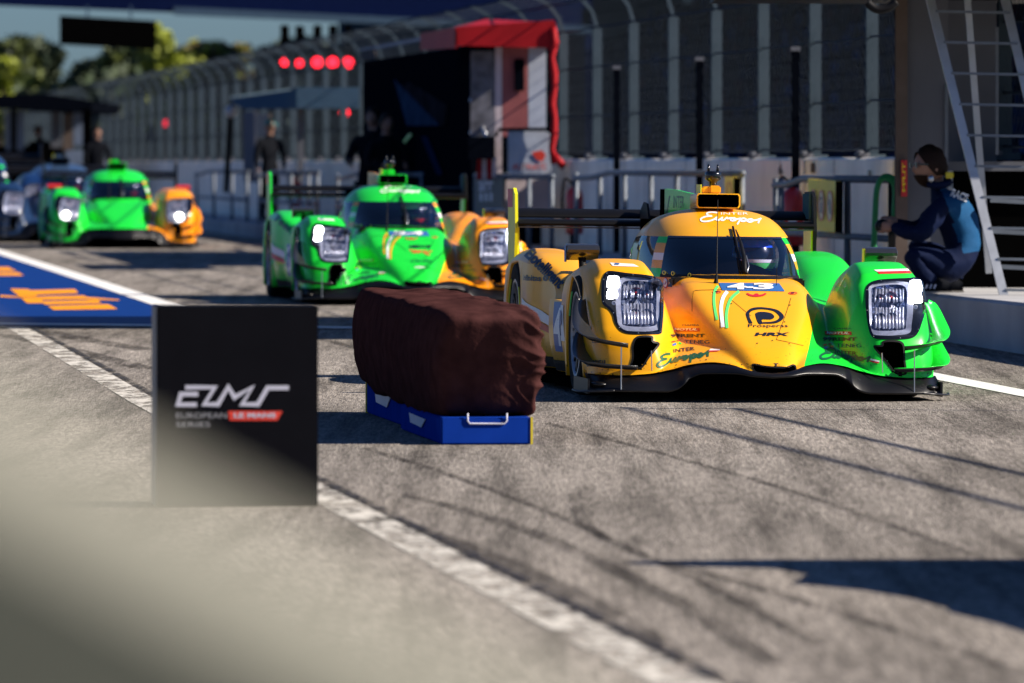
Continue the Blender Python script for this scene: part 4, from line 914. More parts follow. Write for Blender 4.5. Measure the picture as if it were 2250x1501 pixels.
    def hband(z0_, z1_, a0, a1, m_, off=.003):
        V2 = []
        for i in range(4):
            z = z0_ + (z1_ - z0_) * i / 3; q = math.sqrt(max(0, 1 - (z / .13) ** 2))
            for k in range(17):
                a = R(a0 + (a1 - a0) * k / 16); V2.append(((.125 * q + off) * math.sin(a), -(.14 * q + off) * math.cos(a), z))
        return mesh('helmet_stripe', V2, [(i * 17 + k, i * 17 + k + 1, (i + 1) * 17 + k + 1, (i + 1) * 17 + k) for i in range(3) for k in range(16)], m_, dr, True)
    hband(-.01, .055, -75, 75, M['gloss']).name = 'visor'
    hband(-.03, -.012, -80, 80, hc[2]); hband(-.064, -.032, -60, 75, M['pgreen'] if helmet == 'blue' else hc[1]); hband(-.095, -.07, -20, 70, hc[1], .004); hband(-.107, -.098, -60, 60, hc[2])
    MB().box((-.2, -.02, -.30), (.2, .12, -.12), bev=.05).build('driver_shoulders', hb if helmet == 'blue' else M['white'], dr)
    # cutouts: ring, bucket
    def shrink(poly, d):
        c_ = np.mean(poly, 0); out = []; n = len(poly)
        for i in range(n):
            a = np.array(poly[i - 1]); b = np.array(poly[(i + 1) % n]); t = b - a; t = t / np.linalg.norm(t); nn = np.array((-t[1], t[0])); p = np.array(poly[i])
            if np.dot(c_ - p, nn) < 0: nn = -nn
            out.append(tuple(p + nn * d))
        return out
    def dens(poly, n=6): return [(q.x, q.y) for q in sm([(a, b, 0) for a, b in poly], n, True)]
    def proj(pts, off=.003, dflt=.5):
        out = []; last = None
        for a, b in pts:
            h, nn, ok = pr.ray(a, b, bvh, dflt)
            if ok and h.y < 1.2: last = h; out.append(h + nn * off)
            else: out.append(pr.at(a, b, last.y if last else dflt))
        return out
    def ringmesh(name, poly, d0, d1, m, parent, off=.003, off1=None):
        A_ = proj(shrink(poly, d0), off); B_ = proj(shrink(poly, d1), off if off1 is None else off1); n = len(poly)
        return mesh(name, A_ + B_, [(i, (i + 1) % n, n + (i + 1) % n, n + i) for i in range(n)], m, parent, smooth=True)
    def bucket(name, poly, d0, depth, m, parent, sc0=.9, flat_y=None):
        A_ = proj(shrink(poly, d0), -.002); c_ = sum(A_, Vector()) / len(A_); n = len(A_); ym = max(p.y for p in A_) + depth
        B_ = [Vector((c_.x + (p.x - c_.x) * sc0, ym, c_.z + (p.z - c_.z) * sc0)) for p in A_]
        V_ = A_ + B_ + [Vector((c_.x, ym, c_.z))]
        Fc_ = [(i, (i + 1) % n, n + (i + 1) % n, n + i) for i in range(n)] + [(n + i, n + (i + 1) % n, 2 * n) for i in range(n)]
        mesh(name, V_, Fc_, m, parent); return c_, ym
    for side, poly in ((-1, dens(LH)), (1, dens(RH))):
        hl_ = empty('headlight'); hl_.parent = root
        ringmesh('rim', poly, -1.5, 4.0, M['gloss'], hl_, .004)
        bucket('bowl', poly, 3.0, .02, M['black'], hl_, .85)
        pa = proj(shrink(poly, 1.0), 0); n = len(pa)
        # clear cover
        pc_ = np.array(poly); cc = pc_.mean(0); Vc = []; rings = 6
        for r_ in range(rings + 1): Vc += proj([tuple(cc + (p - cc) * (1 - r_ / rings * .999)) for p in pc_], .002)
        Fc_ = [(r_ * n + i, r_ * n + (i + 1) % n, (r_ + 1) * n + (i + 1) % n, (r_ + 1) * n + i) for r_ in range(rings) for i in range(n)]
        mesh('clear_cover', Vc, Fc_, M['cover'], hl_, smooth=True)
        # chrome bezel and reflector housing set back inside
        mp = (lambda a, b: (a, b)) if side < 0 else (lambda a, b: (3361 - a + (0), b + 9))
        def at2(a, b, off=.0):
            q = mp(a, b); h, nn, ok = pr.ray(q[0], q[1], bvh, .5); return (h if ok else pr.at(q[0], q[1], .5)) + Vector((0, off, 0))
        inner = [(1376, 618), (1438, 622), (1444, 640), (1443, 690), (1440, 716), (1376, 716), (1368, 700), (1366, 650)]
        inn = dens(inner, 5); n2 = len(inn); bez = dens([(1366, 611), (1444, 614), (1451, 640), (1450, 690), (1446, 725), (1368, 725), (1357, 702), (1354, 650)], 5)
        A_ = [at2(a, b, .012) for a, b in bez]; B_ = [at2(a, b, .03) for a, b in inn]; C_ = [at2(a, b, .10) for a, b in inn]; cc_ = sum(C_, Vector()) / n2
        mesh('bezel', A_ + B_, [(i, (i + 1) % n2, n2 + (i + 1) % n2, n2 + i) for i in range(n2)], M['chrome'], hl_, True)
        # ribbed reflector
        mesh('reflector', B_ + C_ + [cc_], [(i, (i + 1) % n2, n2 + (i + 1) % n2, n2 + i) for i in range(n2)] + [(n2 + i, n2 + (i + 1) % n2, 2 * n2) for i in range(n2)], M['reflector'], hl_)
        mb = MB(); rr = np.random.default_rng(3 + side)
        for k in range(9):
            a = 1374 + k * 7.4; q0_ = at2(a, 668, .045); q1_ = at2(a + rr.uniform(-2, 2), 712, .035); mb.tube([q0_, q1_], [.006, .009], 5)
            q0_ = at2(a, 628, .05); q1_ = at2(a + rr.uniform(-3, 3), 655, .05); mb.tube([q0_, q1_], [.008, .005], 5)
        mb.build('reflector_fins', M['chrome'], hl_, True)
        mb = MB()
        for k in range(90):
            a = rr.uniform(1370, 1440); b = rr.uniform(622, 714); c_ = at2(a, b, .085); u_ = Vector(rr.normal(size=3)).normalized() * .012; v_ = Vector((rr.normal() * .3, rr.normal() * .6, 1)).normalized() * rr.uniform(.008, .022)
            mb.add([c_ - u_ - v_, c_ + u_ - v_, c_ + u_ + v_, c_ - u_ + v_], [(0, 1, 2, 3)])
        mb.build('reflector_facets', M['chrome'], hl_)
        mb = MB()
        for (a, b, r_) in ((1400, 645, .035), (1424, 648, .028), (1398, 690, .03), (1424, 692, .034)): q_ = at2(a, b, .06); mb.lathe([(r_, -.012), (r_ * .7, .0), (r_ * .35, .02), (0, .024)], q_, 'Y', 18)
        mb.build('projector_bowl', M['reflector'], hl_, True)
        mb = MB()
        for (a, b, r_) in ((1400, 645, .011), (1398, 690, .010), (1424, 648, .008)): mb.ball(at2(a, b, .055), r_, r_, r_, 10)
        mb.build('bulb', mat('bulb_red', (.35, .02, .03), .2), hl_, True)
        for (a0, b0, a1, b1) in ((1334, 606, 1362, 632), (1333, 635, 1358, 656)):
            if small: continue
            q = [at2(x_, y_, .012) for x_, y_ in dens([(a0, b1 - 3), (a0 + 5, b1 + 1), (a1 - 5, b1), (a1, b1 - 5), (a1 - 1, b0 + 4), (a1 - 6, b0 + 1), (a0 + 7, b0), (a0 + 2, b0 + 5)], 3)]
            mesh('lit_module', q, [tuple(range(len(q)))], M['lampon'], hl_)
        if small and paintm == M['paintp3']:
            MB().ball(at2(1388 if side < 0 else 1385, 700, .02), .036, .02, .036, 14).build('lit_bulb', M['lampwarm'], hl_, True)
        if True:
            q_ = at2(1349, 666, .012); MB().lathe([(.012, -.006), (.008, -.008), (0, 0)], q_, 'Y', 14).build('small_lamp', M['chrome'], hl_, True)
        mb = MB()
        for i in range(0, n, 14): mb.ball(proj([shrink(poly, 1.5)[i]], .004)[0], .0035, .003, .0035, 6)
        mb.build('screws', M['steel'], hl_)
    for poly in (dens(LD, 4), dens(RD, 4)):
        ringmesh('duct_edge', poly, -1.2, 3.0, M['black'], root, .003); bucket('brake_duct', poly, 2.0, .10, M['void'], root, .8)
    poly = dens(MO, 4); ringmesh('intake_edge', poly, -1.0, 2.2, M['black'], root, .002); bucket('nose_intake', poly, 1.5, .10, M['void'], root, .85)
    # splitter: curved black blade under the nose
    lipx = [-.965, -.80, -.50, -.40, -.25, 0, .25, .40, .50, .80, .965]
    lz = pchip([0, .1, .2, .36, .42, .50, .56, .97], [.136, .142, .154, .150, .128, .064, .052, .052])
    V_ = []; xs = np.linspace(-.965, .965, 121)
    for x in xs:
        ax = abs(x); yl = float(pr.yf(min(ax, .93))) - .05 - (.05 if ax > .45 else .02); z = float(lz(ax)); zt = float(pr.zlow(min(ax, .95))) + .004; yb = float(pr.yf(min(ax, .95))) + .03
        V_ += [(x, yb, zt), (x, yl + .04, z + .022 + (zt - z) * .25), (x, yl + .003, z + .010), (x, yl, z + .004), (x, yl + .004, z - .004), (x, yb + .5, z + .010)]
    mesh('splitter', V_, [(i * 6 + k, i * 6 + k + 1, (i + 1) * 6 + k + 1, (i + 1) * 6 + k) for i in range(120) for k in range(5)], M['carbonsat'], root, smooth=True)
    MB().box((-.90, .75, .03), (.90, 4.6, .075)).build('floor', M['void'], root)
    MB().box((-.93, .70, .075), (.93, .72, .30)).build('wheel_house', M['void'], root)
    for sg_ in (-1, 1):
        MB().box((sg_ * .965 - .006, .22, .035), (sg_ * .965 + .006, .85, .115)).build('splitter_fence', M['carbonsat'], root)
        MB().tube(sm([(sg_ * .84, .10, .055), (sg_ * .93, .14, .05), (sg_ * 1.01, .28, .045), (sg_ * 1.03, .40, .05)], 6), [.006] * 19, 8).build('skid_lip', M['rim'], root, True)
        MB().ball((sg_ * .90, .27, .085), .055, .10, .018, 14).build('splitter_foot', M['carbonsat'], root, True)
        # dive planes
        for (q, wd) in (([(.948, .64, .54), (.950, .50, .44), (.945, .36, .37), (.90, .25, .325), (.82, .21, .305), (.755, .205, .295)], .085), ([(.948, .60, .36), (.950, .48, .28), (.945, .35, .22), (.90, .25, .190), (.80, .215, .18), (.70, .205, .176)], .085)):
            pts = sm([(sg_ * a, b, c_) for a, b, c_ in q], 6); V_ = []; n = len(pts)
            for i, p in enumerate(pts):
                t_ = (pts[min(i + 1, n - 1)] - pts[max(0, i - 1)]).normalized(); o_ = t_.cross(Vector((0, 0, 1))).normalized() * -1
                if (o_.x * sg_ + -o_.y) < 0: o_ = -o_
                f_ = math.sin(math.pi * (i / (n - 1)) ** .8) ** .5 if 0 < i < n - 1 else .12
                ww = wd * f_ * (1 if i < n * .55 else .62); V_ += [p - o_ * .012, p + o_ * ww * .6 + Vector((0, 0, -.006)), p + o_ * ww + Vector((0, 0, .014)), p + o_ * ww + Vector((0, 0, .010)), p + o_ * ww * .6 + Vector((0, 0, -.011)), p - o_ * .012 + Vector((0, 0, -.005))]
            dp = mesh('dive_plane', V_, [(i * 6 + k, i * 6 + (k + 1) % 6, (i + 1) * 6 + (k + 1) % 6, (i + 1) * 6 + k) for i in range(n - 1) for k in range(6)], [M['carbon'] if sg_ < 0 else rc, M['carbon']], root, smooth=True)
            me = dp.data
            for p_ in me.polygons:
                if (p_.index % 6) in (3, 4): p_.material_index = 1
        MB().tube([(sg_ * .80, .13, .06), (sg_ * .80, .14, .29)], .0035, 6).build('splitter_stay', M['steel'], root)
        MB().tube([(sg_ * .63, .16, .165), (sg_ * .63, .19, .27)], .003, 6).build('splitter_stay', M['steel'], root)
        # mirrors
        mr_ = empty('mirror', (sg_ * .84, 1.60, .785)); mr_.parent = root
        sec_ = [(-.06, .040), (-.01, .047), (.03, .036), (.052, .014), (.046, -.001), (.0, -.016), (-.045, -.045), (-.065, -.04), (-.07, 0)]
        V_ = []
        for i, x in enumerate((-.092, -.088, .088, .092)):
            f_ = .85 if i in (0, 3) else 1
            for a, b in sec_: V_.append((x, -a * f_, b * f_ + .0))
        k7 = 9; autosmooth(mesh('mirror_housing', V_, [(i * k7 + j, i * k7 + (j + 1) % k7, (i + 1) * k7 + (j + 1) % k7, (i + 1) * k7 + j) for i in range(3) for j in range(k7)] + [tuple(range(k7)), tuple(3 * k7 + j for j in range(k7))[::-1]], M['carbon'], mr_), 50)
        MB().box((-.096 if sg_ > 0 else -.096, -.03, -.055), (-.091 if sg_ > 0 else -.091, .05, .038), bev=.002).build('mirror_side', M['lime'] if sg_ > 0 else M['carbon'], mr_)
        MB().tube([(0, .0, -.03), (0, -.01, -.12), (sg_ * .01, -.03, -.20)], [.022, .018, .02], 8).build('mirror_stalk', M['black'], mr_, True)
        MB().box((sg_ * .835 - .02, .0, 0), (sg_ * .835 + .02, .01, .01))
        # wing end plates
        ep = MB().prism([(sg_ * .885, 4.42, .68), (sg_ * .885, 4.70, .66), (sg_ * .885, 4.76, .80), (sg_ * .885, 4.78, 1.13), (sg_ * .885, 4.50, 1.135), (sg_ * .885, 4.42, 1.10), (sg_ * .885, 4.38, .90)], (sg_ * .018, 0, 0))
        e_ = ep.build('wing_endplate', epm if sg_ < 0 else M['black'], root)
        MB().box((sg_ * .900, 4.53, 1.02), (sg_ * .9045, 4.78, 1.128)).build('endplate_sticker', (M['red'] if num == '43' else M['orange']) if (sg_ < 0 and not small) else M['ink'], e_)
        MB().box((sg_ * .873, 4.42, .70), (sg_ * .884, 4.72, .90)).build('endplate_inner', epm, e_); MB().box((sg_ * .873, 4.50, .97), (sg_ * .884, 4.77, 1.12)).build('endplate_inner', M['gantrygrey'], e_)
        for (a, b) in ((.97, .34), (3.95, .355)): wheel(root, sg_ * .80, a, b, .335 if a < 2 else .352, sg_, M['pgreen'] if a < 2 else M['lime'])
    # rear wing
    for (y0_, z0_, ch, th_, nm) in ((4.36, .925, .30, .035, 'wing_main_plane'), (4.62, .962, .16, .02, 'wing_flap')):
        V_ = []; k = 0
        prof = [(0, 0), (.1, .5), (.35, .75), (.7, .55), (1, .1), (1, 0), (.6, -.15), (.25, -.35), (.06, -.3)]
        for x in (-.884, .884): V_ += [(x, y0_ + a * ch, z0_ + b * th_ + a * (.0 if nm[5] == 'm' else .05)) for a, b in prof]
        mesh(nm, V_, [(i, (i + 1) % 9, 9 + (i + 1) % 9, 9 + i) for i in range(9)], M['wingblack'], root, smooth=True)
    MB().box((-.884, 4.40, .900), (.884, 4.42, .908)).build('wing_slot', M['galv'], root)
    for x in (-.13, .13): MB().prism([(x, 3.95, .85), (x, 4.6, .70), (x, 4.62, 1.0), (x, 4.45, 1.06), (x, 4.30, 1.05), (x, 4.2, .95)], (.012, 0, 0)).build('wing_support', M['black'], root)
    # shark fin
    fin = [(0, 2.75, .98), (0, 2.75, 1.06), (0, 3.2, 1.115), (0, 3.9, 1.135), (0, 4.42, 1.14), (0, 4.42, .74), (0, 3.8, .82), (0, 3.2, .90)]
    fn = MB().prism([Vector(p) - Vector((.008, 0, 0)) for p in fin], (.016, 0, 0)).build('shark_fin', finc, root)
    MB().box((-.009, 4.421, .72), (.009, 4.62, 1.138)).build('fin_edge', M['void'], fn)
    def sideprint(nm, s_, y0_, z0_, y1_, z1_, m_, x=-.0085, par=None, sh=0.0, bold=.01):   # text on a plane facing -x ; reads from nose(right) .. here y decreases rightwards
        V2, F2 = txt2d(s_, 0, 0, 1, 1, bold, sh); W_ = [(x, y0_ + a * (y1_ - y0_), z1_ + (z0_ - z1_) * b) if False else (x, y0_ + a * (y1_ - y0_), z0_ + (1 - b) * (z1_ - z0_)) for a, b in V2]
        return mesh(nm, W_, F2, m_, par)
    sideprint('fin_text', 'INTER', 4.02, 1.03, 3.55, 1.10, M['dgreen'], par=fn)
    mesh('fin_script', [(-.0085, 4.30 - .12 * a, 1.0 + .12 * a) for a in (0,)] + [(-.0085, 4.34, .98), (-.0085, 4.22, 1.10), (-.0085, 4.16, 1.10), (-.0085, 4.31, .98)], [(1, 4, 3, 2)], M['dgreen'], fn)
    # airbox
    sec_ = [(.125 * a, b) for a, b in ((-1, .02), (-1, .075), (-.93, .088), (.93, .088), (1, .075), (1, .02), (.93, .005), (-.93, .005))]
    V_ = []
    for (y, sx_, sz_, dz) in ((2.16, 1, 1, 0), (2.5, .92, 1.0, -.005), (2.9, .45, .9, -.02), (3.3, .12, .7, -.09)):
        V_ += [(x * sx_, y, 1.032 + dz + z * sz_) for x, z in sec_]
    ab = autosmooth(mesh('airbox', V_, [(i * 8 + j, i * 8 + (j + 1) % 8, (i + 1) * 8 + (j + 1) % 8, (i + 1) * 8 + j) for i in range(3) for j in range(8)], canc, root), 50)
    V_ = [(x * .94, 2.161, 1.032 + .0465 + (z - .0465) * .88) for x, z in sec_] + [(x * .85, 2.35, 1.032 + .0465 + (z - .0465) * .8) for x, z in sec_]
    mesh('airbox_mouth', V_, [(j, (j + 1) % 8, 8 + (j + 1) % 8, 8 + j) for j in range(8)] + [tuple(range(8, 16))], M['void'], ab)
    V_ = [(x, 2.16, 1.032 + z) for x, z in sec_] + [(x * .94, 2.158, 1.032 + .0465 + (z - .0465) * .88) for x, z in sec_]
    mesh('airbox_lip', V_, [(j, (j + 1) % 8, 8 + (j + 1) % 8, 8 + j) for j in range(8)], canc, ab)
    MB().box((-.085, 2.22, 1.118), (.0, 2.42, 1.160), bev=.008).box((-.045, 2.20, 1.118), (.02, 2.30, 1.165), bev=.008).build('camera_base', canc, ab)
    cx_ = -.02
    MB().lathe([(.022, 0), (.022, .025), (.045, .04), (.048, .07), (.040, .085), (0, .088)], (cx_, 2.25, 1.160), 'Z', 20).tube([(cx_ - .026, 2.25, 1.24), (cx_ - .026, 2.25, 1.285)], [.010, .005], 8).tube([(cx_ + .026, 2.25, 1.24), (cx_ + .026, 2.25, 1.285)], [.010, .005], 8).build('roof_camera', M['gloss'], root, True)
    MB().box((-.10, 2.18, 1.118), (-.094, 2.36, 1.17)).build('camera_plate', M['lime'], ab)
    # wiper and aerials (pixel-measured on the windscreen, lifted off it)
    dv = []; df = []; n = 61
    for z in L_(.50, .98, 25):
        for t in L_(-88, 88, n): dv.append(dome(t, z))
    df = [(i * n + k, i * n + k + 1, (i + 1) * n + k + 1, (i + 1) * n + k) for i in range(24) for k in range(n - 1)]
    for z in zz[13:]: pass
    cb = len(dv)
    for z in zz[13:]:
        for t in L_(-88, 88, n): dv.append(dome(t, z))
    df += [(cb + i * n + k, cb + i * n + k + 1, cb + (i + 1) * n + k + 1, cb + (i + 1) * n + k) for i in range(len(zz[13:]) - 1) for k in range(n - 1)]
    cbvh = BVHTree.FromPolygons(dv, df)
    allb = BVHTree.FromPolygons([Vector(v) for v in Va] + dv, [tuple(int(i) for i in f) for f in Fa] + [tuple(i + len(Va) for i in f) for f in df])
    def on(a, b, lift=.02, bv=allb):
        h, nn, ok = pr.ray(a, b, bv, 1.5); return h + nn * lift
    MB().tube([on(1636, 606, .02), on(1634, 580, .035), on(1626, 548, .045), on(1616, 518, .035)], [.012, .013, .009, .004], 8).build('wiper_arm', M['black'], root, True)
    MB().tube([on(1627, 603, .012), on(1622, 570, .014), on(1617, 535, .014), on(1610, 503, .012)], .007, 6).build('wiper_blade', M['black'], root, True)
    MB().tube([on(1641, 604, .015), on(1644, 594, .025), on(1638, 575, .035)], .004, 6).build('wiper_hose', M['steel'], root, True)
    b_ = on(1573, 622, 0); MB().tube([b_, b_ + Vector((.004, 0, .055)), b_ + Vector((.022, .12, .46))], [.014, .004, .0016], 8).build('aerial', M['black'], root)
    b_ = on(1706, 628, 0); MB().tube([b_, b_ + Vector((0, 0, .10))], .002, 6).build('aerial', M['black'], root)
    if small:
        mr0 = mirm or M['red']
        for ch in root.children:
            if ch.name.startswith('mirror'):
                for g_ in ch.children:
                    if g_.name.startswith('mirror_housing'): g_.data.materials[0] = mr0
            if ch.name.startswith('roof_camera') : bpy.data.objects.remove(ch)
        return root
    # ---- prints
    def decal(nm, shp, m_, lift=.0025, par=None, step=9, bv=allb, ymax=2.4):
        V2, F2 = tri_fine(*shp, step); pts = []; ok_ = []
        for a, b in V2:
            h, nn, ok = pr.ray(a, b, bv, 1.0); ok_.append(ok and h.y < ymax); pts.append(h + nn * lift)
        F2 = [f for f in F2 if all(ok_[i] for i in f) and max((pts[f[0]] - pts[f[1]]).length, (pts[f[1]] - pts[f[2]]).length) < .25]
        if not F2: return None
        return mesh(nm, pts, F2, m_, par or body, smooth=False)
    A1 = .0045; alt = M['green'] if canc == M['yellow'] else M['orange']; alt2 = M['pgreen'] if canc == M['yellow'] else M['yellow']
    sc1 = M['white'] if True else None
    decal('number_panel', poly2d([(1579, 622.4), (1712, 623.3), (1724.5, 641), (1587, 638.8)]), M['dblue'], step=5)
    for ch, x0, x1 in ((num[0], 1598, 1640), (num[1], 1655, 1700)): decal('number', txt2d(ch, x0, 624, x1, 638, .045), M['white'], A1 + .002, step=4)
    decal('number_accent', poly2d([(1640, 632), (1655, 632), (1655, 635), (1640, 635)]), M['white'], A1 + .002, step=5)
    def st(xs, wd, m_): decal('nose_stripe', ribbon2d([[(q.x, q.y) for q in sm([(a, b, 0) for a, b in xs], 5)]], wd), m_, .003)
    st([(1578, 629), (1571, 640), (1569, 660), (1571, 680), (1576, 704)], 6, alt2)
    st([(1598, 641), (1589, 655), (1585, 672), (1585, 690), (1589, 720)], 8, M['white'])
    st([(1624, 641), (1608, 655), (1600, 672), (1596, 695), (1598, 722)], 6.5, alt2)
    hi_ = hi
    if num == '43':
        outer = [(1646, 711.5), (1640, 695), (1640, 688), (1648, 679.5), (1662, 676), (1682, 676.5), (1706, 681), (1719, 690), (1722.5, 698), (1716, 706), (1702, 711.5), (1675, 712)]
        innr = [(1654, 711.5), (1647, 697), (1647, 689), (1654, 683.5), (1668, 680.5), (1684, 681), (1700, 684.5), (1710, 692), (1713, 698), (1708, 703.5), (1696, 707.5), (1676, 708.5)]
        o1 = [(q.x, q.y) for q in sm([(a, b, 0) for a, b in outer], 4)]; i1 = [(q.x, q.y) for q in sm([(a, b, 0) for a, b in innr], 4)]; k_ = len(o1)
        decal('emblem', (np.array(o1 + i1), [(i, i + 1, k_ + i + 1, k_ + i) for i in range(k_ - 1)]), M['ink'])
        q_ = [(1667, 711.8), (1660, 693), (1662, 688), (1670, 686), (1682, 686.5), (1694, 689), (1701, 695), (1700, 700), (1693, 703), (1674, 703), (1676, 711.8)]
        decal('emblem', poly2d([(q.x, q.y) for q in sm([(a, b, 0) for a, b in q_], 3, True)]), M['ink'])
        decal('lettering', txt2d('Prosperas', 1644, 713, 1731, 722), M['ink'])
        decal('lettering', txt2d('HRX', 1658, 731.5, 1735, 739, .05, .15), M['ink'])
    else:
        decal('lettering', txt2d('MBDCB', 1658, 672, 1732, 683, .045), M['ink']); decal('lettering', txt2d('Cardo', 1668, 722, 1742, 733, .03, .3), M['dgreen'])
        decal('emblem', ribbon2d([[(1660, 690), (1690, 694), (1718, 692), (1708, 698), (1732, 708)], [(1712, 700), (1738, 694)], [(1670, 698), (1700, 697)]], 4), M['logored'])
        decal('lettering', txt2d('TREK', 1684, 748, 1722, 754, .04), M['white'])
    def sponsors(x, y, sx_, lean):
        decal('lettering', txt2d('CIAMEA', x + 22, y - 8, x + 60, y - 4), M['gantrygrey'])
        decal('sponsor_panel', poly2d([(x, y), (x + 60 * sx_, y + .5), (x + 61 * sx_, y + 8), (x + 2, y + 7.5)]), M['red'] if lean > 0 else M['logored']); decal('lettering', txt2d('MOTUL', x + 4, y + 1.3, x + 57 * sx_, y + 6.6, .05, .2), M['white'], A1 + .001)
        decal('lettering', txt2d('99RENT', x - 4, y + 13, x + 72 * sx_, y + 21, .045), M['ink'])
        decal('lettering', txt2d('TENEG', x + 27, y + 27, x + 82 * sx_, y + 35), M['gantrygrey'])
        decal('dot', rot2d(ell2d(x + 4, y + 36, 5, 2.8), x + 4, y + 36, 20), M['dblue']); decal('dot', rot2d(ell2d(x + 17, y + 34, 4, 2), x + 17, y + 34, -25), M['green'] if lean > 0 else M['orange'])
        decal('dot', rot2d(ell2d(x + 2, y + 30, 5, 1.5), x + 2, y + 30, 10), M['red']); decal('dot', ell2d(x + 12, y + 28, 3, 1.4), M['red'])
    sponsors(1477, 721, 1.0, 1); sponsors(1811, 728.5, 1.0, -1)
    decal('lettering', rot2d(txt2d('INTER', 1479, 765, 1527, 773, .01), 1503, 769, 6), M['ink']); decal('script', rot2d(euro2d(1441, 773, 1560, 801, 5.0), 1500, 787, 9), M['dgreen'], step=6)
    decal('lettering', rot2d(txt2d('INTER', 1835, 771, 1883, 779, .01), 1859, 775, -5), M['ink']); decal('script', rot2d(euro2d(1802, 770, 1912, 798, 4.5), 1857, 784, -7), M['dgreen'], step=6)
    decal('flag', poly2d([(1562, 767), (1583, 768), (1582, 770.5), (1558, 771)]), M['white']); decal('flag', poly2d([(1558, 771), (1582, 770.5), (1577, 773), (1556, 774)]), M['red'])
    decal('flag', poly2d([(1914, 788), (1933, 793), (1932, 796), (1912, 791.5)]), M['white']); decal('flag', poly2d([(1912, 791.5), (1932, 796), (1931, 799), (1911, 795)]), M['red'])
    decal('flag', poly2d([(1920, 593.6), (1999, 591), (2003, 595.5), (1927, 597.5)]), M['white'], step=5); decal('flag', poly2d([(1927, 597.5), (2003, 595.5), (2008, 601), (1931.6, 602.5)]), M['red'], step=5)
    decal('fender_plate', poly2d([(1340, 578), (1392, 581), (1404, 587), (1346, 585)]), M['white'], step=5); decal('fender_plate', poly2d([(1350, 580), (1360, 580.5), (1362, 583.5), (1352, 583)]), M['dblue'], A1 + .002, step=5)
    decal('lettering', txt2d('INTER', 1584, 467.5, 1644, 472.5, .0), M['white'], bv=allb, step=5); decal('script', rot2d(euro2d(1538, 470, 1672, 494, 3.4), 1605, 482, -4), M['white'], step=6)
    decal('lettering', txt2d('GOODYEAR', 1289, 791, 1332, 806, .03), M['ink']); decal('lettering', txt2d('Lease', 1302, 744, 1324, 754), M['gantrygrey'])
    decal('blue_square', poly2d([(1293, 716), (1299, 718), (1300, 742), (1294, 744)]), mat('grey_blue_ink', (.10, .20, .30), .5))
    for (a, b) in ((1463, 622), ): decal('warning_round', ell2d(a, b, 5.5, 12), M['red'], par=body); decal('warning_round', ell2d(a, b, 4.2, 10), M['white'], A1, par=body); decal('warning_round', ribbon2d([[(a + 2, b - 5), (a - 1, b - 5), (a + 2, b), (a - 1, b + 5)]], 1.5), M['red'], .006)
    decal('warning_triangle', poly2d([(1476, 617), (1477, 631), (1467, 631)]), M['ink']); 
    decal('towing_mark', ring2d(1662, 645, 20, 6, 4, 180, 360), M['red']); decal('towing_mark', ell2d(1662, 648, 5, 2.5), M['red'])
    for a, b in ((1575, 642.5), (1742, 645)): decal('fastener_mark', ring2d(a, b, 9, 2.2, 1.6), M['logored']); decal('fastener', ell2d(a, b, 4, 1.3), M['ink'], A1)
    for a, b in ((1607, 668), (1736, 671), (1697, 749), (1664, 755), (1734, 756), (1724, 708), (1486, 802), (1552, 791), (1630, 802)): decal('rivet', ell2d(a, b, 1.7, 1.2, 8), M['ink'])
    decal('nose_chip', poly2d([(1698, 799), (1712, 799), (1706, 802), (1709, 804), (1702, 804), (1704, 801.5)]), M['ink'])
    seam = lambda pts: decal('panel_seam', ribbon2d([[(q.x, q.y) for q in sm([(a, b, 0) for a, b in pts], 6)]], .8), M['black'], .002)
    seam([(1602, 655), (1650, 695)]); seam([(1738, 655), (1727, 690), (1706, 747)]); seam([(1524, 641), (1540, 638), (1620, 637)]); seam([(1706, 747), (1735, 753), (1765, 760)]); seam([(1524, 641), (1521, 660), (1521, 685)])
    for a, b in ((1461, 600), (1480, 602), (1516, 606)):
        decal('tether_ring', ring2d(a, b, 3.2, 4, 1.6), M['lime'], .006, bv=cbvh)
    # left flank prints, projected from the camera on to the side
    if num == '43': decal('lettering', rot2d(txt2d('Eiotelligent', 1144, 574, 1250, 610, .045), 1196, 591, -44), M['ink'], ymax=4.6, step=6)
    else: decal('emblem', rot2d(txt2d('Teel', 1150, 575, 1226, 600, .02), 1188, 588, -40), M['ink'], ymax=4.6, step=6)
    sd_ = lambda y0_, y1_, z0_, z1_, m_, nm, lift=.004: decalside(nm, [(y0_, z0_), (y1_, z0_), (y1_, z1_), (y0_, z1_)], m_, lift)
    def sidehit(y, z, lift, sg_=-1):
        h = bvh.ray_cast(Vector((sg_ * 2, y, z)), Vector((-sg_, 0, 0)))
        return (h[0] if h[0] is not None else Vector((sg_ * .9, y, z))) + Vector((sg_ * lift, 0, 0))
    def decalside(nm, pts, m_, lift=.004, sg_=-1, shp=None):
        V2, F2 = shp if shp else poly2d(pts); V3, F3 = tri_fine(V2, F2, .06)
        return mesh(nm, [sidehit(a, b, lift, sg_) for a, b in V3], F3, m_, body)
    sd_(2.12, 1.68, .22, .50, M['dblue'], 'side_number_panel')
    v2, f2 = txt2d(num, 0, 1, 1, 0, .02); decalside('side_number', None, M['white'], .008, -1, (np.array([(2.09 - a * .38, .25 + b * .22) for a, b in v2]), f2))
    sd_(1.66, 1.46, .29, .49, M['white'], 'class_panel'); v2, f2 = txt2d('P', 0, 1, 1, 0, .03); decalside('class_letter', None, M['dblue'], .008, -1, (np.array([(1.63 - a * .13, .32 + b * .14) for a, b in v2]), f2))
    if num == '43':
        v2, f2 = txt2d('infinitas', 0, 1, 1, 0, .03); decalside('side_lettering', None, M['ink'], .005, -1, (np.array([(3.45 - a * .35, .60 + b * .035) for a, b in v2]), f2))
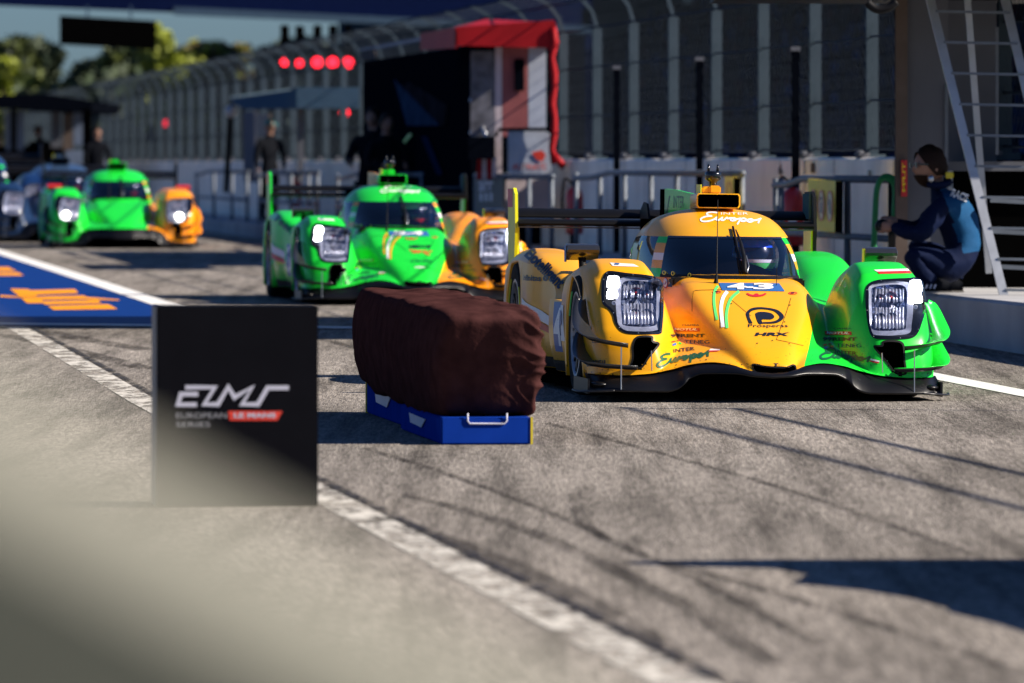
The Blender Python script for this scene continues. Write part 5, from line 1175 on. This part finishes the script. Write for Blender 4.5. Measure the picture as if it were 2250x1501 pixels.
    decalside('side_stripe', [(3.5, .42), (3.5, .50), (2.5, .34), (2.5, .30)], M['white'], .005); decalside('side_stripe', [(3.5, .36), (3.5, .415), (2.55, .295), (2.55, .27)], M['red'], .005)
    decalside('side_sill', [(3.45, .11), (3.45, .17), (1.40, .17), (1.40, .11)], M['black'], .006)
    return root

c1 = lmp('racing_car', 'yellow and green closed-cockpit racing car number 43, nearest and in sharp focus', 1.397, 42.9, 0, YAW, R(0.7), M['paint43'], (M['yellow'], M['green'], M['yellow'], M['green']), '43', True, 'blue')
c2 = lmp('racing_car', 'green and orange closed-cockpit racing car number 34, second in line behind the covered crate', -.817, 68.1, gz(68.1), YAW, R(0.5), M['paint34'], (M['green'], M['orange'], M['green'], M['orange']), '34', False, 'white')
c3 = lmp('racing_car', 'small green and orange racing car with red mirrors and round lit lamps, third in line', -5.32, 109.0, gz(109) - .01, YAW * .8, R(0.5), M['paintp3'], (M['green'], M['orange'], M['green'], M['orange']), '00', False, 'white', small=True, scale=1.06)
M['paintdb'] = paint('livery_dark_blue', (0.006, 0.025, 0.09), (0.006, 0.025, 0.09))
M['paintdw'] = paint('livery_pale_blue', (0.008, 0.025, 0.07), (0.008, 0.025, 0.07))
c4 = lmp('racing_car', 'pale-roofed dark blue car partly hidden behind the small green racing car', -6.55, 117.0, gz(117), YAW * .8, 0, M['paintdw'], (M['carwhite'], M['carblue'], M['carblue'], M['carblue']), '00', False, 'white', small=True, mirm=M['black'], scale=1.12)
c5 = lmp('racing_car', 'dark blue car with teal windscreen top cut by the left frame edge', -7.95, 118.0, gz(118), YAW * .8, 0, M['paintdb'], (M['carblue'], M['carblue'], M['carblue'], M['carblue']), '00', False, 'white', small=True, mirm=M['glowreddim'], scale=1.30)  # mirror housings glow dim red though they are no lamps

# ================================================================ MARKER BOX
def on_plane(px, py, p0, n):
    d = P(px, py, 50.0) - Vector((0, 0, HC)); t = (Vector(p0) - Vector((0, 0, HC))).dot(n) / d.dot(n); return Vector((0, 0, HC)) + d * t
bl_ = G(345, 1113); ang = R(5.4); nrm = Vector((math.sin(ang), -math.cos(ang), 0)); ux = Vector((math.cos(ang), math.sin(ang), 0)); uy = Vector((-math.sin(ang), math.cos(ang), 0))
mk = empty('marker_box', bl_, ang, 'black marker box with the silver series logo on its front, standing on the asphalt', 'marker box')
wd_ = (on_plane(699, 1111, bl_, nrm) - bl_).dot(ux); ht_ = on_plane(342, 673, bl_, nrm).z
MB().box((0, 0, 0.0), (wd_, .36, ht_), bev=.004).build('front_box', M['boxblack'], mk)
MB().box((-.003, .006, .004), (-.0005, .355, ht_ - .004)).build('side_trim', M['boxside'], mk)
def bm_(px, py, off=.0015):
    w_ = on_plane(px, py, bl_, nrm) - bl_; return Vector((w_.dot(ux), -off, w_.z))
def boxmark(nm, shp, m_, off=.0015): return mesh(nm, [bm_(a, b, off) for a, b in shp[0]], shp[1], m_, mk)
q = lambda *a: [(x / 3.214, 540 + y / 3.214) for x, y in a]
boxmark('logo', ribbon2d([q((1308, 1000), (1518, 1000), (1442, 1120), (1540, 1120), (1612, 997), (1656, 1072), (1785, 997), (1708, 1120), (1822, 1120), (1890, 1003), (2040, 1003))], 10), M['silver'])
boxmark('logo', ribbon2d([q((1400, 1048), (1278, 1048), (1256, 1122), (1390, 1122))], 10), M['silver'], .0018)
boxmark('logo_text', txt2d('EUROPEAN', 387, 907, 498, 919, .0), M['greyink']); boxmark('logo_text', txt2d('SERIES', 387, 927, 462, 938, .0), M['greyink'])
boxmark('logo_bar', poly2d(q((1612, 1168), (1995, 1168), (1958, 1234), (1622, 1234))), M['logored']); boxmark('logo_text', txt2d('LE MANS', 514, 907, 606, 918, .03), M['silver'], .003)
# ================================================================ COVERED EQUIPMENT on blue crates
def crate(pxl, pxr, pyb, length, hgt, label, yl=True):
    p0 = G(pxl, pyb); w_ = (pxr - pxl) * p0.y / F; a = math.atan(TL); t = empty('blue_crate', p0, a, label, 'crate', 'blue crates under the maroon cover')
    MB().box((0, 0, .003), (w_, length, hgt), bev=.006).build('shell', M['kitblue'], t)
    for x in (0, w_): MB().box((x - .006, -.004, .002), (x + .004, .012, hgt + .001)).build('edge_strip', M['kityellow'], t) if (x or not yl) else None
    if not yl: MB().box((-.006, length - .03, .002), (.004, length + .002, hgt + .1)).build('edge_strip', M['kityellow'], t)
    else:
        MB().tube([(.12, -.004, hgt + .02), (.12, -.004, hgt - .015), (.13, -.004, hgt - .028), (.29, -.004, hgt - .028), (.30, -.004, hgt - .015), (.30, -.004, hgt + .02)], .0045, 6).build('handle_outline', M['silver'], t, True)
    MB().prism([(-.0075, length * .35, hgt * .75), (-.0075, length * .75, hgt * .8), (-.0075, length * .72, hgt * .45), (-.0075, length * .45, hgt * .4)], (.003, 0, 0)).build('label_mark', M['silver'], t); return t
crate(970, 1170, 978, 2.1, .125, 'blue crate with white handle outline at the near end under the maroon cover')
crate(893, 1083, 940, 2.3, .17, 'blue crate with yellow edge at the far end under the maroon cover', False)
def cover():
    bm = bmesh.new(); bmesh.ops.create_cube(bm, size=2); bmesh.ops.subdivide_edges(bm, edges=bm.edges[:], cuts=90, use_grid_fill=True)
    p0 = G(978, 978); a = math.atan(TL); t = empty('maroon_cover', p0, a, 'long maroon cloth cover draped over equipment on blue crates', 'cloth cover')
    for v in bm.verts:
        c = v.co.copy(); q = 14.0; l = (abs(c.x) ** q + abs(c.y) ** q + abs(c.z) ** q) ** (1 / q); c = c / l
        # size
        x = c.x * .225 + .215; y = c.y * 2.42 + 2.35; z = c.z
        low = (1 - z) / 2; far = (c.y + 1) / 2
        zt = .615 + .035 * far; zb = .120 - .0 * far
        if far > .5: zb += (far - .5) * .10
        zz_ = zb + (zt - zb) * (z + 1) / 2
        x += (.035 * math.sin(math.pi * min(1, low * 1.05)) ) * (1 if c.x > 0 else -1) * abs(c.x)
        n1 = noise.noise(Vector((c.x * 2.2 + 5, y * 2.0, zz_ * 2.2))); fold = 1 - abs(noise.noise(Vector((x * 3, y * 1.6 + zz_ * 1.5, zz_ * 1.2 + 3)))) * 2
        f2 = 1 - abs(noise.noise(Vector((x * 9, y * 6, zz_ * 7 + 3)))) * 2
        nrm_ = Vector((c.x ** 3, c.y ** 3, c.z ** 3)); nrm_.normalize()
        amp = .010 * n1 + .010 * fold * min(1, low * 2 + .15) + .007 * f2 * min(1, low * 3) * (1 if c.y > -.9 else .5)
        wr = max(0, c.x) ** 2 * max(0, -c.y); wr2 = max(0, (x - .22) / .22) ** 1.5 * (1 if c.y < 0 else .3); uu = x - zz_ * .7 + .05 * noise.noise(Vector((x * 8, 0, zz_ * 8))); vv = zz_ + x * .7 + .06 * noise.noise(Vector((x * 6, 3, zz_ * 6)))
        amp += wr2 * .014 * (1 - 3.2 * abs(noise.noise(Vector((uu * 5, y * 2, vv * 15))))) + wr2 * low * .006 * (1 - 3 * abs(noise.noise(Vector((uu * 14, y * 2, vv * 8)))))
        v.co = Vector((x, y, zz_)) + nrm_ * amp
        v.co.y += low * .22 * max(0, -c.y)
        v.co.z -= .025 * noise.noise(Vector((x * 3, y * 1.5, 0))) * low - (.012 * noise.noise(Vector((x * 6, y * 3, 1))) if z > .9 else 0)
    me = bpy.data.meshes.new('cloth'); bm.to_mesh(me); bm.free(); me.materials.append(M['maroon']); me.polygons.foreach_set('use_smooth', [True] * len(me.polygons)); link('cloth', me, t)
cover()

# ================================================================ PEOPLE
def skinbody(name, joints, bones, mats, pick, parent, sub=2):
    """joints: {key:(pos, radius)}; root first"""
    keys = list(joints); me = bpy.data.meshes.new(name); me.from_pydata([joints[k][0] for k in keys], [(keys.index(a), keys.index(b)) for a, b in bones], [])
    o = link(name, me); sk = o.modifiers.new('s', 'SKIN'); sk.use_smooth_shade = True; sk.branch_smoothing = .6
    for i, k in enumerate(keys):
        r = joints[k][1]; r = r if isinstance(r, tuple) else (r, r)
        me.skin_vertices[0].data[i].radius = r; me.skin_vertices[0].data[i].use_root = (i == 0)
    sb = o.modifiers.new('b', 'SUBSURF'); sb.levels = sub; sb.render_levels = sub
    dg = bpy.context.evaluated_depsgraph_get(); dg.update(); m2 = bpy.data.meshes.new_from_object(o.evaluated_get(dg)); bpy.data.objects.remove(o); bpy.data.meshes.remove(me)
    m2.materials.clear()
    for m_ in mats: m2.materials.append(m_)
    for v in m2.vertices:      # cloth folds
        if len(mats) > 2:
            p = v.co; v.co = p + v.normal * (.010 * noise.noise(Vector((p.x * 9, p.y * 9, p.z * 22))) + .005 * noise.noise(Vector((p.x * 25 + p.z * 15, p.y * 25, p.z * 12))))
    m2.update()
    for p in m2.polygons: p.material_index = pick(p.center, p.normal); p.use_smooth = True
    m2.name = name; return link(name, m2, parent)
def head(parent, pos, yaw, r=.105, hair=M['hair'], beard=False, cap=None, glasses=False):
    """face looks along -y of the head frame"""
    h = MB(); V = []; n = 24; k2 = 18
    for i in range(k2 + 1):
        a = math.pi * i / k2
        for k in range(n):
            t = 2 * math.pi * k / n; z = math.cos(a); q = math.sin(a); x = q * math.sin(t) * .78; y = -q * math.cos(t) * .95
            if z < 0: x *= 1 + z * .30; y = y * (1 + z * .12) - .05 * z * 0
            f = max(0, math.cos(t)) * q
            y -= .26 * math.exp(-((z + .10) / .13) ** 2 - (math.sin(t) / .16) ** 2) * f           # nose
            y += .09 * math.exp(-((z - .12) / .10) ** 2) * f * math.exp(-((abs(math.sin(t)) - .33) / .2) ** 2)  # eye sockets
            y -= .07 * math.exp(-((z + .42) / .08) ** 2 - (math.sin(t) / .35) ** 2) * f         # lips
            y -= .10 * math.exp(-((z + .75) / .15) ** 2) * f
            V.append(Vector((x, y, z * 1.18)) * r)
    ho = empty('head', pos, yaw); ho.parent = parent
    h.add(V, [(i * n + k, (i + 1) * n + k, (i + 1) * n + (k + 1) % n, i * n + (k + 1) % n) for i in range(k2) for k in range(n)])
    for s_ in (-1, 1): h.ball((s_ * r * .80, r * .08, -r * .02), r * .09, r * .18, r * .26, 10)
    h.build('face', M['skin'], ho, True)
    # hair shell
    V = []; 
    for i in range(11):
        a = math.pi * .62 * i / 10
        for k in range(n):
            t = 2 * math.pi * k / n; lim = 1.0; z = math.cos(a); q = math.sin(a)
            fr = max(0, math.cos(t)); z2 = max(z, -.35 + 1.0 * fr ** 1.2); q = math.sqrt(max(0, 1 - z2 * z2)) if z2 > z else q; z = z2
            jit = 1.04 + .13 * noise.noise(Vector((math.sin(t) * 5, math.cos(t) * 5, a * 6)))
            V.append(Vector((q * math.sin(t) * .86, -q * math.cos(t) * 1.02 + .03, z * 1.26)) * r * jit)
    if not cap: MB().add(V, [(i * n + k, (i + 1) * n + k, (i + 1) * n + (k + 1) % n, i * n + (k + 1) % n) for i in range(10) for k in range(n)]).build('hair', hair, ho, True)
    else:
        MB().add(V, [(i * n + k, (i + 1) * n + k, (i + 1) * n + (k + 1) % n, i * n + (k + 1) % n) for i in range(7) for k in range(n)]).box((-.07, -r * 1.6, r * .32), (.07, -r * .7, r * .40), bev=.01).build('cap', cap, ho, True)
    if beard:
        V = []
        for i in range(8):
            z = -.38 - .60 * i / 7; q = math.sqrt(max(0.02, 1 - z * z))
            for k in range(13):
                t = R(-66 + 132 * k / 12); V.append(Vector((q * math.sin(t) * .80 * (1 + z * .28), -q * math.cos(t) * 1.02 - .04 * math.cos(t), z * 1.2)) * r)
        MB().add(V, [(i * 13 + k, i * 13 + k + 1, (i + 1) * 13 + k + 1, (i + 1) * 13 + k) for i in range(7) for k in range(12)]).build('beard', hair, ho, True)
    if glasses:
        mb = MB()
        for s_ in (-1, 1): mb.box((s_ * r * .40 - .022, -r * 1.06, -r * .02), (s_ * r * .40 + .022, -r * .98, r * .30), bev=.006); mb.beam((s_ * r * .68, -r * .95, r * .18), (s_ * r * .84, r * .1, r * .12), .006, .012)
        mb.box((-.014, -r * 1.05, r * .12), (.014, -r * 1.0, r * .2)); mb.build('sunglasses', M['gloss'], ho)
    return ho
def hand(parent, wrist, direc, side_, curl=.6, sc=1.0):
    """palm plus four fingers and a thumb; direc = pointing direction, side_ = palm normal"""
    d = Vector(direc).normalized(); nrm_ = Vector(side_); nrm_ = (nrm_ - d * nrm_.dot(d)).normalized(); ac = d.cross(nrm_); w_ = Vector(wrist)
    mb = MB(); pts = [w_, w_ + d * .03 * sc, w_ + d * .085 * sc]
    V = []
    for i, p in enumerate(pts):
        for k in range(10):
            t = 2 * math.pi * k / 10; a, b = ((.026, .020), (.036, .017), (.040, .014))[i]; V.append(p + ac * a * sc * math.cos(t) + nrm_ * b * sc * math.sin(t))
    mb.add(V, [(i * 10 + k, i * 10 + (k + 1) % 10, (i + 1) * 10 + (k + 1) % 10, (i + 1) * 10 + k) for i in range(2) for k in range(10)] + [tuple(20 + k for k in range(10))])
    for j, (o_, ln) in enumerate(((-.029, .066), (-.010, .078), (.010, .074), (.029, .058))):
        b0 = w_ + d * .080 * sc + ac * o_ * sc; a = 0; p = b0; ps = [p]
        for q_, c_ in ((.42, .5), (.32, .9), (.26, .7)): a += c_ * curl; p = p + (d * math.cos(a) + nrm_ * math.sin(a)) * ln * sc * q_; ps.append(p)
        mb.tube(ps, [.0095 * sc, .009 * sc, .008 * sc, .006 * sc], 8)
    b0 = w_ + d * .025 * sc - ac * .030 * sc; mb.tube([b0, b0 + (d * .6 - ac * .6 + nrm_ * .4) * .035 * sc, b0 + (d * 1.1 - ac * .65 + nrm_ * 1.0) * .050 * sc], [.012 * sc, .010 * sc, .008 * sc], 8)
    return mb.build('hand', M['skin'], parent, True)
# crouching man
YM_ = 56.3; mp0 = P(2085, 642, YM_ + .1); mp0.z = .372
man = empty('person', mp0, label='crouching bearded man in blue overalls and sunglasses holding a dark round object', cat='person')
def mq(px, py, dy=0.0): return P(px, py, YM_ + dy) - mp0
J = {'pel': (mq(2118, 588, .08), (.17, .17)), 'bel': (mq(2120, 540, .07), (.17, .17)), 'ches': (mq(2110, 488, .06), (.205, .19)), 'ubk': (mq(2094, 442, .05), (.165, .15)), 'neck': (mq(2064, 410, .05), .07), 'hd': (mq(2050, 392, .05), .07),
     'shn': (mq(2068, 450, -.14), .095), 'eln': (mq(2022, 520, -.22), .072), 'fon': (mq(1985, 508, -.16), .050), 'wrn': (mq(1962, 498, -.08), .036),
     'shf': (mq(2072, 446, .24), .075), 'elf': (mq(2018, 505, .26), .060), 'wrf': (mq(1966, 488, .08), .036),
     'hin': (mq(2095, 590, -.10), .145), 'knn': (mq(1996, 560, -.20), .100), 'cfn': (mq(2026, 592, -.18), .085), 'ann': (mq(2050, 626, -.16), .050),
     'hif': (mq(2105, 590, .26), .12), 'knf': (mq(2002, 535, .34), .088), 'cff': (mq(2045, 590, .32), .07), 'anf': (mq(2080, 624, .30), .050)}
B = [('pel', 'bel'), ('bel', 'ches'), ('ches', 'ubk'), ('ubk', 'neck'), ('neck', 'hd'), ('ubk', 'shn'), ('shn', 'eln'), ('eln', 'fon'), ('fon', 'wrn'), ('ubk', 'shf'), ('shf', 'elf'), ('elf', 'wrf'),
     ('pel', 'hin'), ('hin', 'knn'), ('knn', 'cfn'), ('cfn', 'ann'), ('pel', 'hif'), ('hif', 'knf'), ('knf', 'cff'), ('cff', 'anf')]
nk = J['neck'][0]; hdp = J['hd'][0]; xb = mq(2098, 480).x
def pickm(c, n):  # sunlit back gets brighter blue, the shaded rest darker navy
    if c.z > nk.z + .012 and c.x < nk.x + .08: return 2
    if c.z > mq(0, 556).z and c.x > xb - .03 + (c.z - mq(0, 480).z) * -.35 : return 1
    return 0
mb_ = skinbody('body', J, B, [M['navy'], M['bluelit'], M['skin']], pickm, man, 3)
head(man, mq(2042, 368, .04), R(-68), .122, beard=True, glasses=True)
MB().tube(sm([mq(2040, 404, -.04), mq(2060, 408, -.06), mq(2085, 402, .02), mq(2078, 396, .14)], 5), .026, 8).build('collar', M['navy'], man, True)
MB().box(mq(2078, 392, -.06), mq(2094, 378, .02), bev=.006).build('collar_badge', M['kityellow'], man); MB().ball(mq(2046, 393, -.09), .022, .02, .028, 10).build('headset', M['steel'], man, True)
hand(man, mq(1966, 497, -.09), (-1, .15, -.05), (.1, 1, -.2), .75, 1.05); hand(man, mq(1970, 487, .08), (-1, -.25, -.02), (.1, -1, -.1), .75, 1.05)
for dx, dy in ((-0, -.16), (26, .30)):
    pts = [mq(2092 + dx, 630, dy), mq(2060 + dx, 636, dy), mq(2030 + dx, 640, dy), mq(2012 + dx, 642, dy)]
    t_ = MB(); V = []
    for i, (x_, hh, ww) in enumerate(((2090, .06, .03), (2080, .085, .04), (2062, .10, .042), (2040, .075, .047), (2020, .055, .048), (2006, .03, .035))):
        c_ = mq(x_ + dx, 642, dy); 
        for k in range(12):
            a = 2 * math.pi * k / 12; V.append(Vector((c_.x, c_.y + ww * math.cos(a), .012 + hh * .5 + hh * .5 * math.sin(a))))
    t_.add(V, [(i * 12 + k, i * 12 + (k + 1) % 12, (i + 1) * 12 + (k + 1) % 12, (i + 1) * 12 + k) for i in range(5) for k in range(12)] + [tuple(range(12)), tuple(60 + k for k in range(12))[::-1]]); sh_ = t_.build('shoe', M['dark'], man, True)
    MB().box(mq(2094 + dx, 642, dy - .045) + Vector((0, 0, .0)), Vector((mq(2004 + dx, 642, dy).x, mq(0, 0, dy + .045).y, .016)), bev=.006).build('sole', M['boxside'], sh_)
    for k in range(3): q_ = mq(2052 - 9 * k + dx, 630, dy - .045); MB().beam(q_ + Vector((0, -.004, -.014)), q_ + Vector((.012, 0, .016)), .008, .012).build('shoe_stripe', M['silver'], sh_)
sh = rot2d(txt2d('RACE', 2090, 414, 2128, 432, .05), 2108, 422, -22)
bv = BVHTree.FromPolygons([v.co for v in mb_.data.vertices], [tuple(p.vertices) for p in mb_.data.polygons]); c0 = Vector((0, 0, HC)) - mp0; W_ = []
V3, F3 = tri_fine(*sh, 4)
for a, b in V3:
    d = (mq(a, b + 6) - c0).normalized(); h = bv.ray_cast(c0, d); W_.append((h[0] - d * .008) if h[0] else mq(a, b + 6, -.1))
mesh('back_lettering', W_, F3, M['white'], man)
hob = empty('round_object', P(1938, 497, YM_ - .02), label='dark round object in the hands of the crouching man', cat='device'); MB().lathe([(0, -.06), (.042, -.055), (.05, 0), (.05, .05), (0, .06)], (0, 0, 0), 'Y', 20).build('casing', M['black'], hob, True); MB().lathe([(.02, -.06), (.03, -.062), (.034, -.055)], (0, 0, 0), 'Y', 16).build('ring', M['carbonsat'], hob, True)

def stander(base, h, yaw, top, legs, label, cap=None, lean=0.0, arm=0):
    t = empty('person', base, yaw, label, 'person'); k = h / 1.78
    J = {'pel': ((0, 0, .95), (.15, .11)), 'bel': ((0, 0, 1.10), (.145, .11)), 'che': ((lean * .4, 0, 1.32), (.17, .12)), 'nek': ((lean * .7, 0, 1.50), .06), 'hed': ((lean * .9, -.01, 1.60), .07)}
    for s_, n in ((-1, 'l'), (1, 'r')):
        J['sh' + n] = ((s_ * .19 + lean * .5, 0, 1.42), .075); J['el' + n] = ((s_ * .27 + lean * .4, -.02 - .05 * arm, 1.16), .052); J['wr' + n] = ((s_ * (.26 - .12 * arm) + lean * .3, -.06 - .22 * arm, .93 + .22 * arm), .036)
        J['hi' + n] = ((s_ * .09, 0, .88), .10); J['kn' + n] = ((s_ * .11, -.01, .50), .068); J['an' + n] = ((s_ * .12, .02, .09), .045)
        J['to' + n] = ((s_ * .13, -.13, .045), .04)
    B = [('pel', 'bel'), ('bel', 'che'), ('che', 'nek'), ('nek', 'hed')]
    for n in 'lr': B += [('che', 'sh' + n), ('sh' + n, 'el' + n), ('el' + n, 'wr' + n), ('pel', 'hi' + n), ('hi' + n, 'kn' + n), ('kn' + n, 'an' + n), ('an' + n, 'to' + n)]
    J = {a: (Vector(p) * k, (tuple(q * k for q in r) if isinstance(r, tuple) else r * k)) for a, (p, r) in J.items()}
    skinbody('body', J, B, [top, legs, M['skin']], lambda c, n: 2 if c.z > 1.53 * k else (1 if c.z < .93 * k else 0), t, 2)
    head(t, Vector((lean * .95, -.015, 1.665)) * k, 0, .105 * k, cap=cap)
    for s_ in (-1, 1): hand(t, J['wrl' if s_ < 0 else 'wrr'][0], (0, -.3 - arm, -1 + arm * .8), (-s_, 0, 0), .4, k)
    return t
def on_ledge(c, px): 
    y = YC(c, px); q_ = CL(c, y, .372 if c > 8.77 else gz(y)); return q_
stander(on_ledge(9.2, 592), 1.62, R(30), M['dark'], M['dark'], 'dark-clothed person in a teal cap standing under the blue-grey awning', cap=M['teal'])
stander(on_ledge(8.5, 812), 1.86, R(-20), M['dark'], M['dark'], 'dark-clothed person standing at the left edge of the black timing stand', lean=.05, arm=1)
stander(on_ledge(8.45, 846) + Vector((0, 1.2, 0)), 1.78, R(20), M['dark'], M['dark'], 'shorter dark-clothed person just right of the one at the timing stand', arm=1)
p_ = P(92, 362, 172); p_.z = .372; stander(p_, 1.74, R(20), M['dark'], M['dark'], 'dark silhouette of a broad person under the far black awning, right one', lean=-.1, arm=1)
p_ = P(28, 362, 172); p_.z = .372; stander(p_, 1.62, R(-20), M['dark'], M['dark'], 'dark silhouette of a person under the far black awning, left one', arm=1)
p_ = P(214, 362, 166); p_.z = .372; stander(p_, 1.68, R(10), M['dark'], M['dark'], 'dark silhouette of a person standing alone right of the far awning')

# ================================================================ NEAR CAMERA and out-of-frame things that throw shadows
def nb(px, py, Y): return P(px, py, Y)
bar = empty('concrete_barrier', nb(600, 1500, 2.1), label='out-of-focus grey-green barrier edge close to the camera at bottom left', cat='barrier'); ba = bar.location
e1 = [nb(-1200, 870 - 648, 2.35), nb(2600, 870 + 1404, 2.35)]; e2 = [nb(-1200, 1090 - 648, 2.05), nb(2600, 1090 + 1404, 2.05)]
lo = Vector((0, 0, -.9))
MB().add([e1[0] - ba, e1[1] - ba, e2[1] - ba, e2[0] - ba, e1[0] - ba + Vector((0, .02, -.01)), e1[1] - ba + Vector((0, .02, -.01)), e2[1] - ba + Vector((0, .01, -.01)), e2[0] - ba + Vector((0, .01, -.01))], [(0, 3, 2, 1), (4, 5, 6, 7), (0, 1, 5, 4), (2, 3, 7, 6), (1, 2, 6, 5), (3, 0, 4, 7)]).build('top_strip', M['barrierlit'], bar)
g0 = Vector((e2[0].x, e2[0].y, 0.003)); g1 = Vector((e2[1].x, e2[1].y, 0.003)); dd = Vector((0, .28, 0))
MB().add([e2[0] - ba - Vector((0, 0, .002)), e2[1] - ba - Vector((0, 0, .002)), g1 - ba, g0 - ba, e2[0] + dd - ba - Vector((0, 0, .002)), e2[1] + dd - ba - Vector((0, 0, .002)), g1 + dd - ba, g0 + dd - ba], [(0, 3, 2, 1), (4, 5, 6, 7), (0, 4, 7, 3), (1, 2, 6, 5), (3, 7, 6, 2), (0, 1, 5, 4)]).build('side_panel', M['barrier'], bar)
# unseen cart-like shape right of the frame, outline shaped to throw the wanted shadow
kx = 1 / math.tan(R(SUN_EL)); cxs = kx * math.cos(R(SUN_AZ)); cys = -kx * math.sin(R(SUN_AZ)); XC = 2.15
ct = empty('shadow_shape', (XC, 24, 0), label='unseen trolley beside the lane whose shadow falls across the asphalt', cat='shadow_caster'); cl_ = ct.location
poly = []
for a, b in ((1380, 1240), (1385, 1233), (1700, 1229), (2250, 1228), (2500, 1228), (2520, 1500), (2300, 1405), (2250, 1390), (2180, 1368), (2110, 1352), (2085, 1345), (2078, 1336), (2000, 1315), (1900, 1298), (1800, 1288), (1740, 1283), (1770, 1262), (1700, 1249), (1560, 1246)):
    g = G(a, b); z = (XC - g.x) / cxs; poly.append(Vector((XC, g.y - cys * z, max(.02, z))) - cl_)
MB().prism(poly, (.65, 0, 0)).build('shadow_prism', M['blackcover'], ct)
for y in (22.5, 25.0): MB().lathe([(.0, -.03), (.10, -.03), (.10, .03), (0, .03)], (-.03, y - 24, .10), 'X', 16).build('wheel', M['rubber'], ct, True)
fb = empty('shadow_bridge', (0, 60.5, 0), label='concrete footbridge deck added above the frame to throw a shadow band', cat='bridge')  # unseen deck added for the dark band across the lane
MB().box((-14, -2.35, 4.55), (9.5, 1.75, 4.85)).build('deck', M['kerb'], fb)
for x in (-13, 8.5): MB().box((x - .3, -1.5, 0), (x + .3, 1, 4.55)).build('pier', M['kerb'], fb)
orl = empty('shadow_cables', CL(9.6, 30, .372), label='steel cable rails added right of the frame to throw thin shadow lines', cat='rail'); ol = orl.location  # unseen cables hung for the lane-parallel shadow lines
for c_, z_ in ((9.45, 2.62), (9.75, 3.2)): MB().tube([CL(c_, 12, z_) - ol, CL(c_, 41.2, z_ + .05) - ol], .02, 6).build('cable', M['black'], orl, True)
for y_ in (13, 41): MB().beam(CL(9.8, y_, .37) - ol, CL(9.8, y_, 3.3) - ol, .06, .06).build('mast', M['galv'], orl)
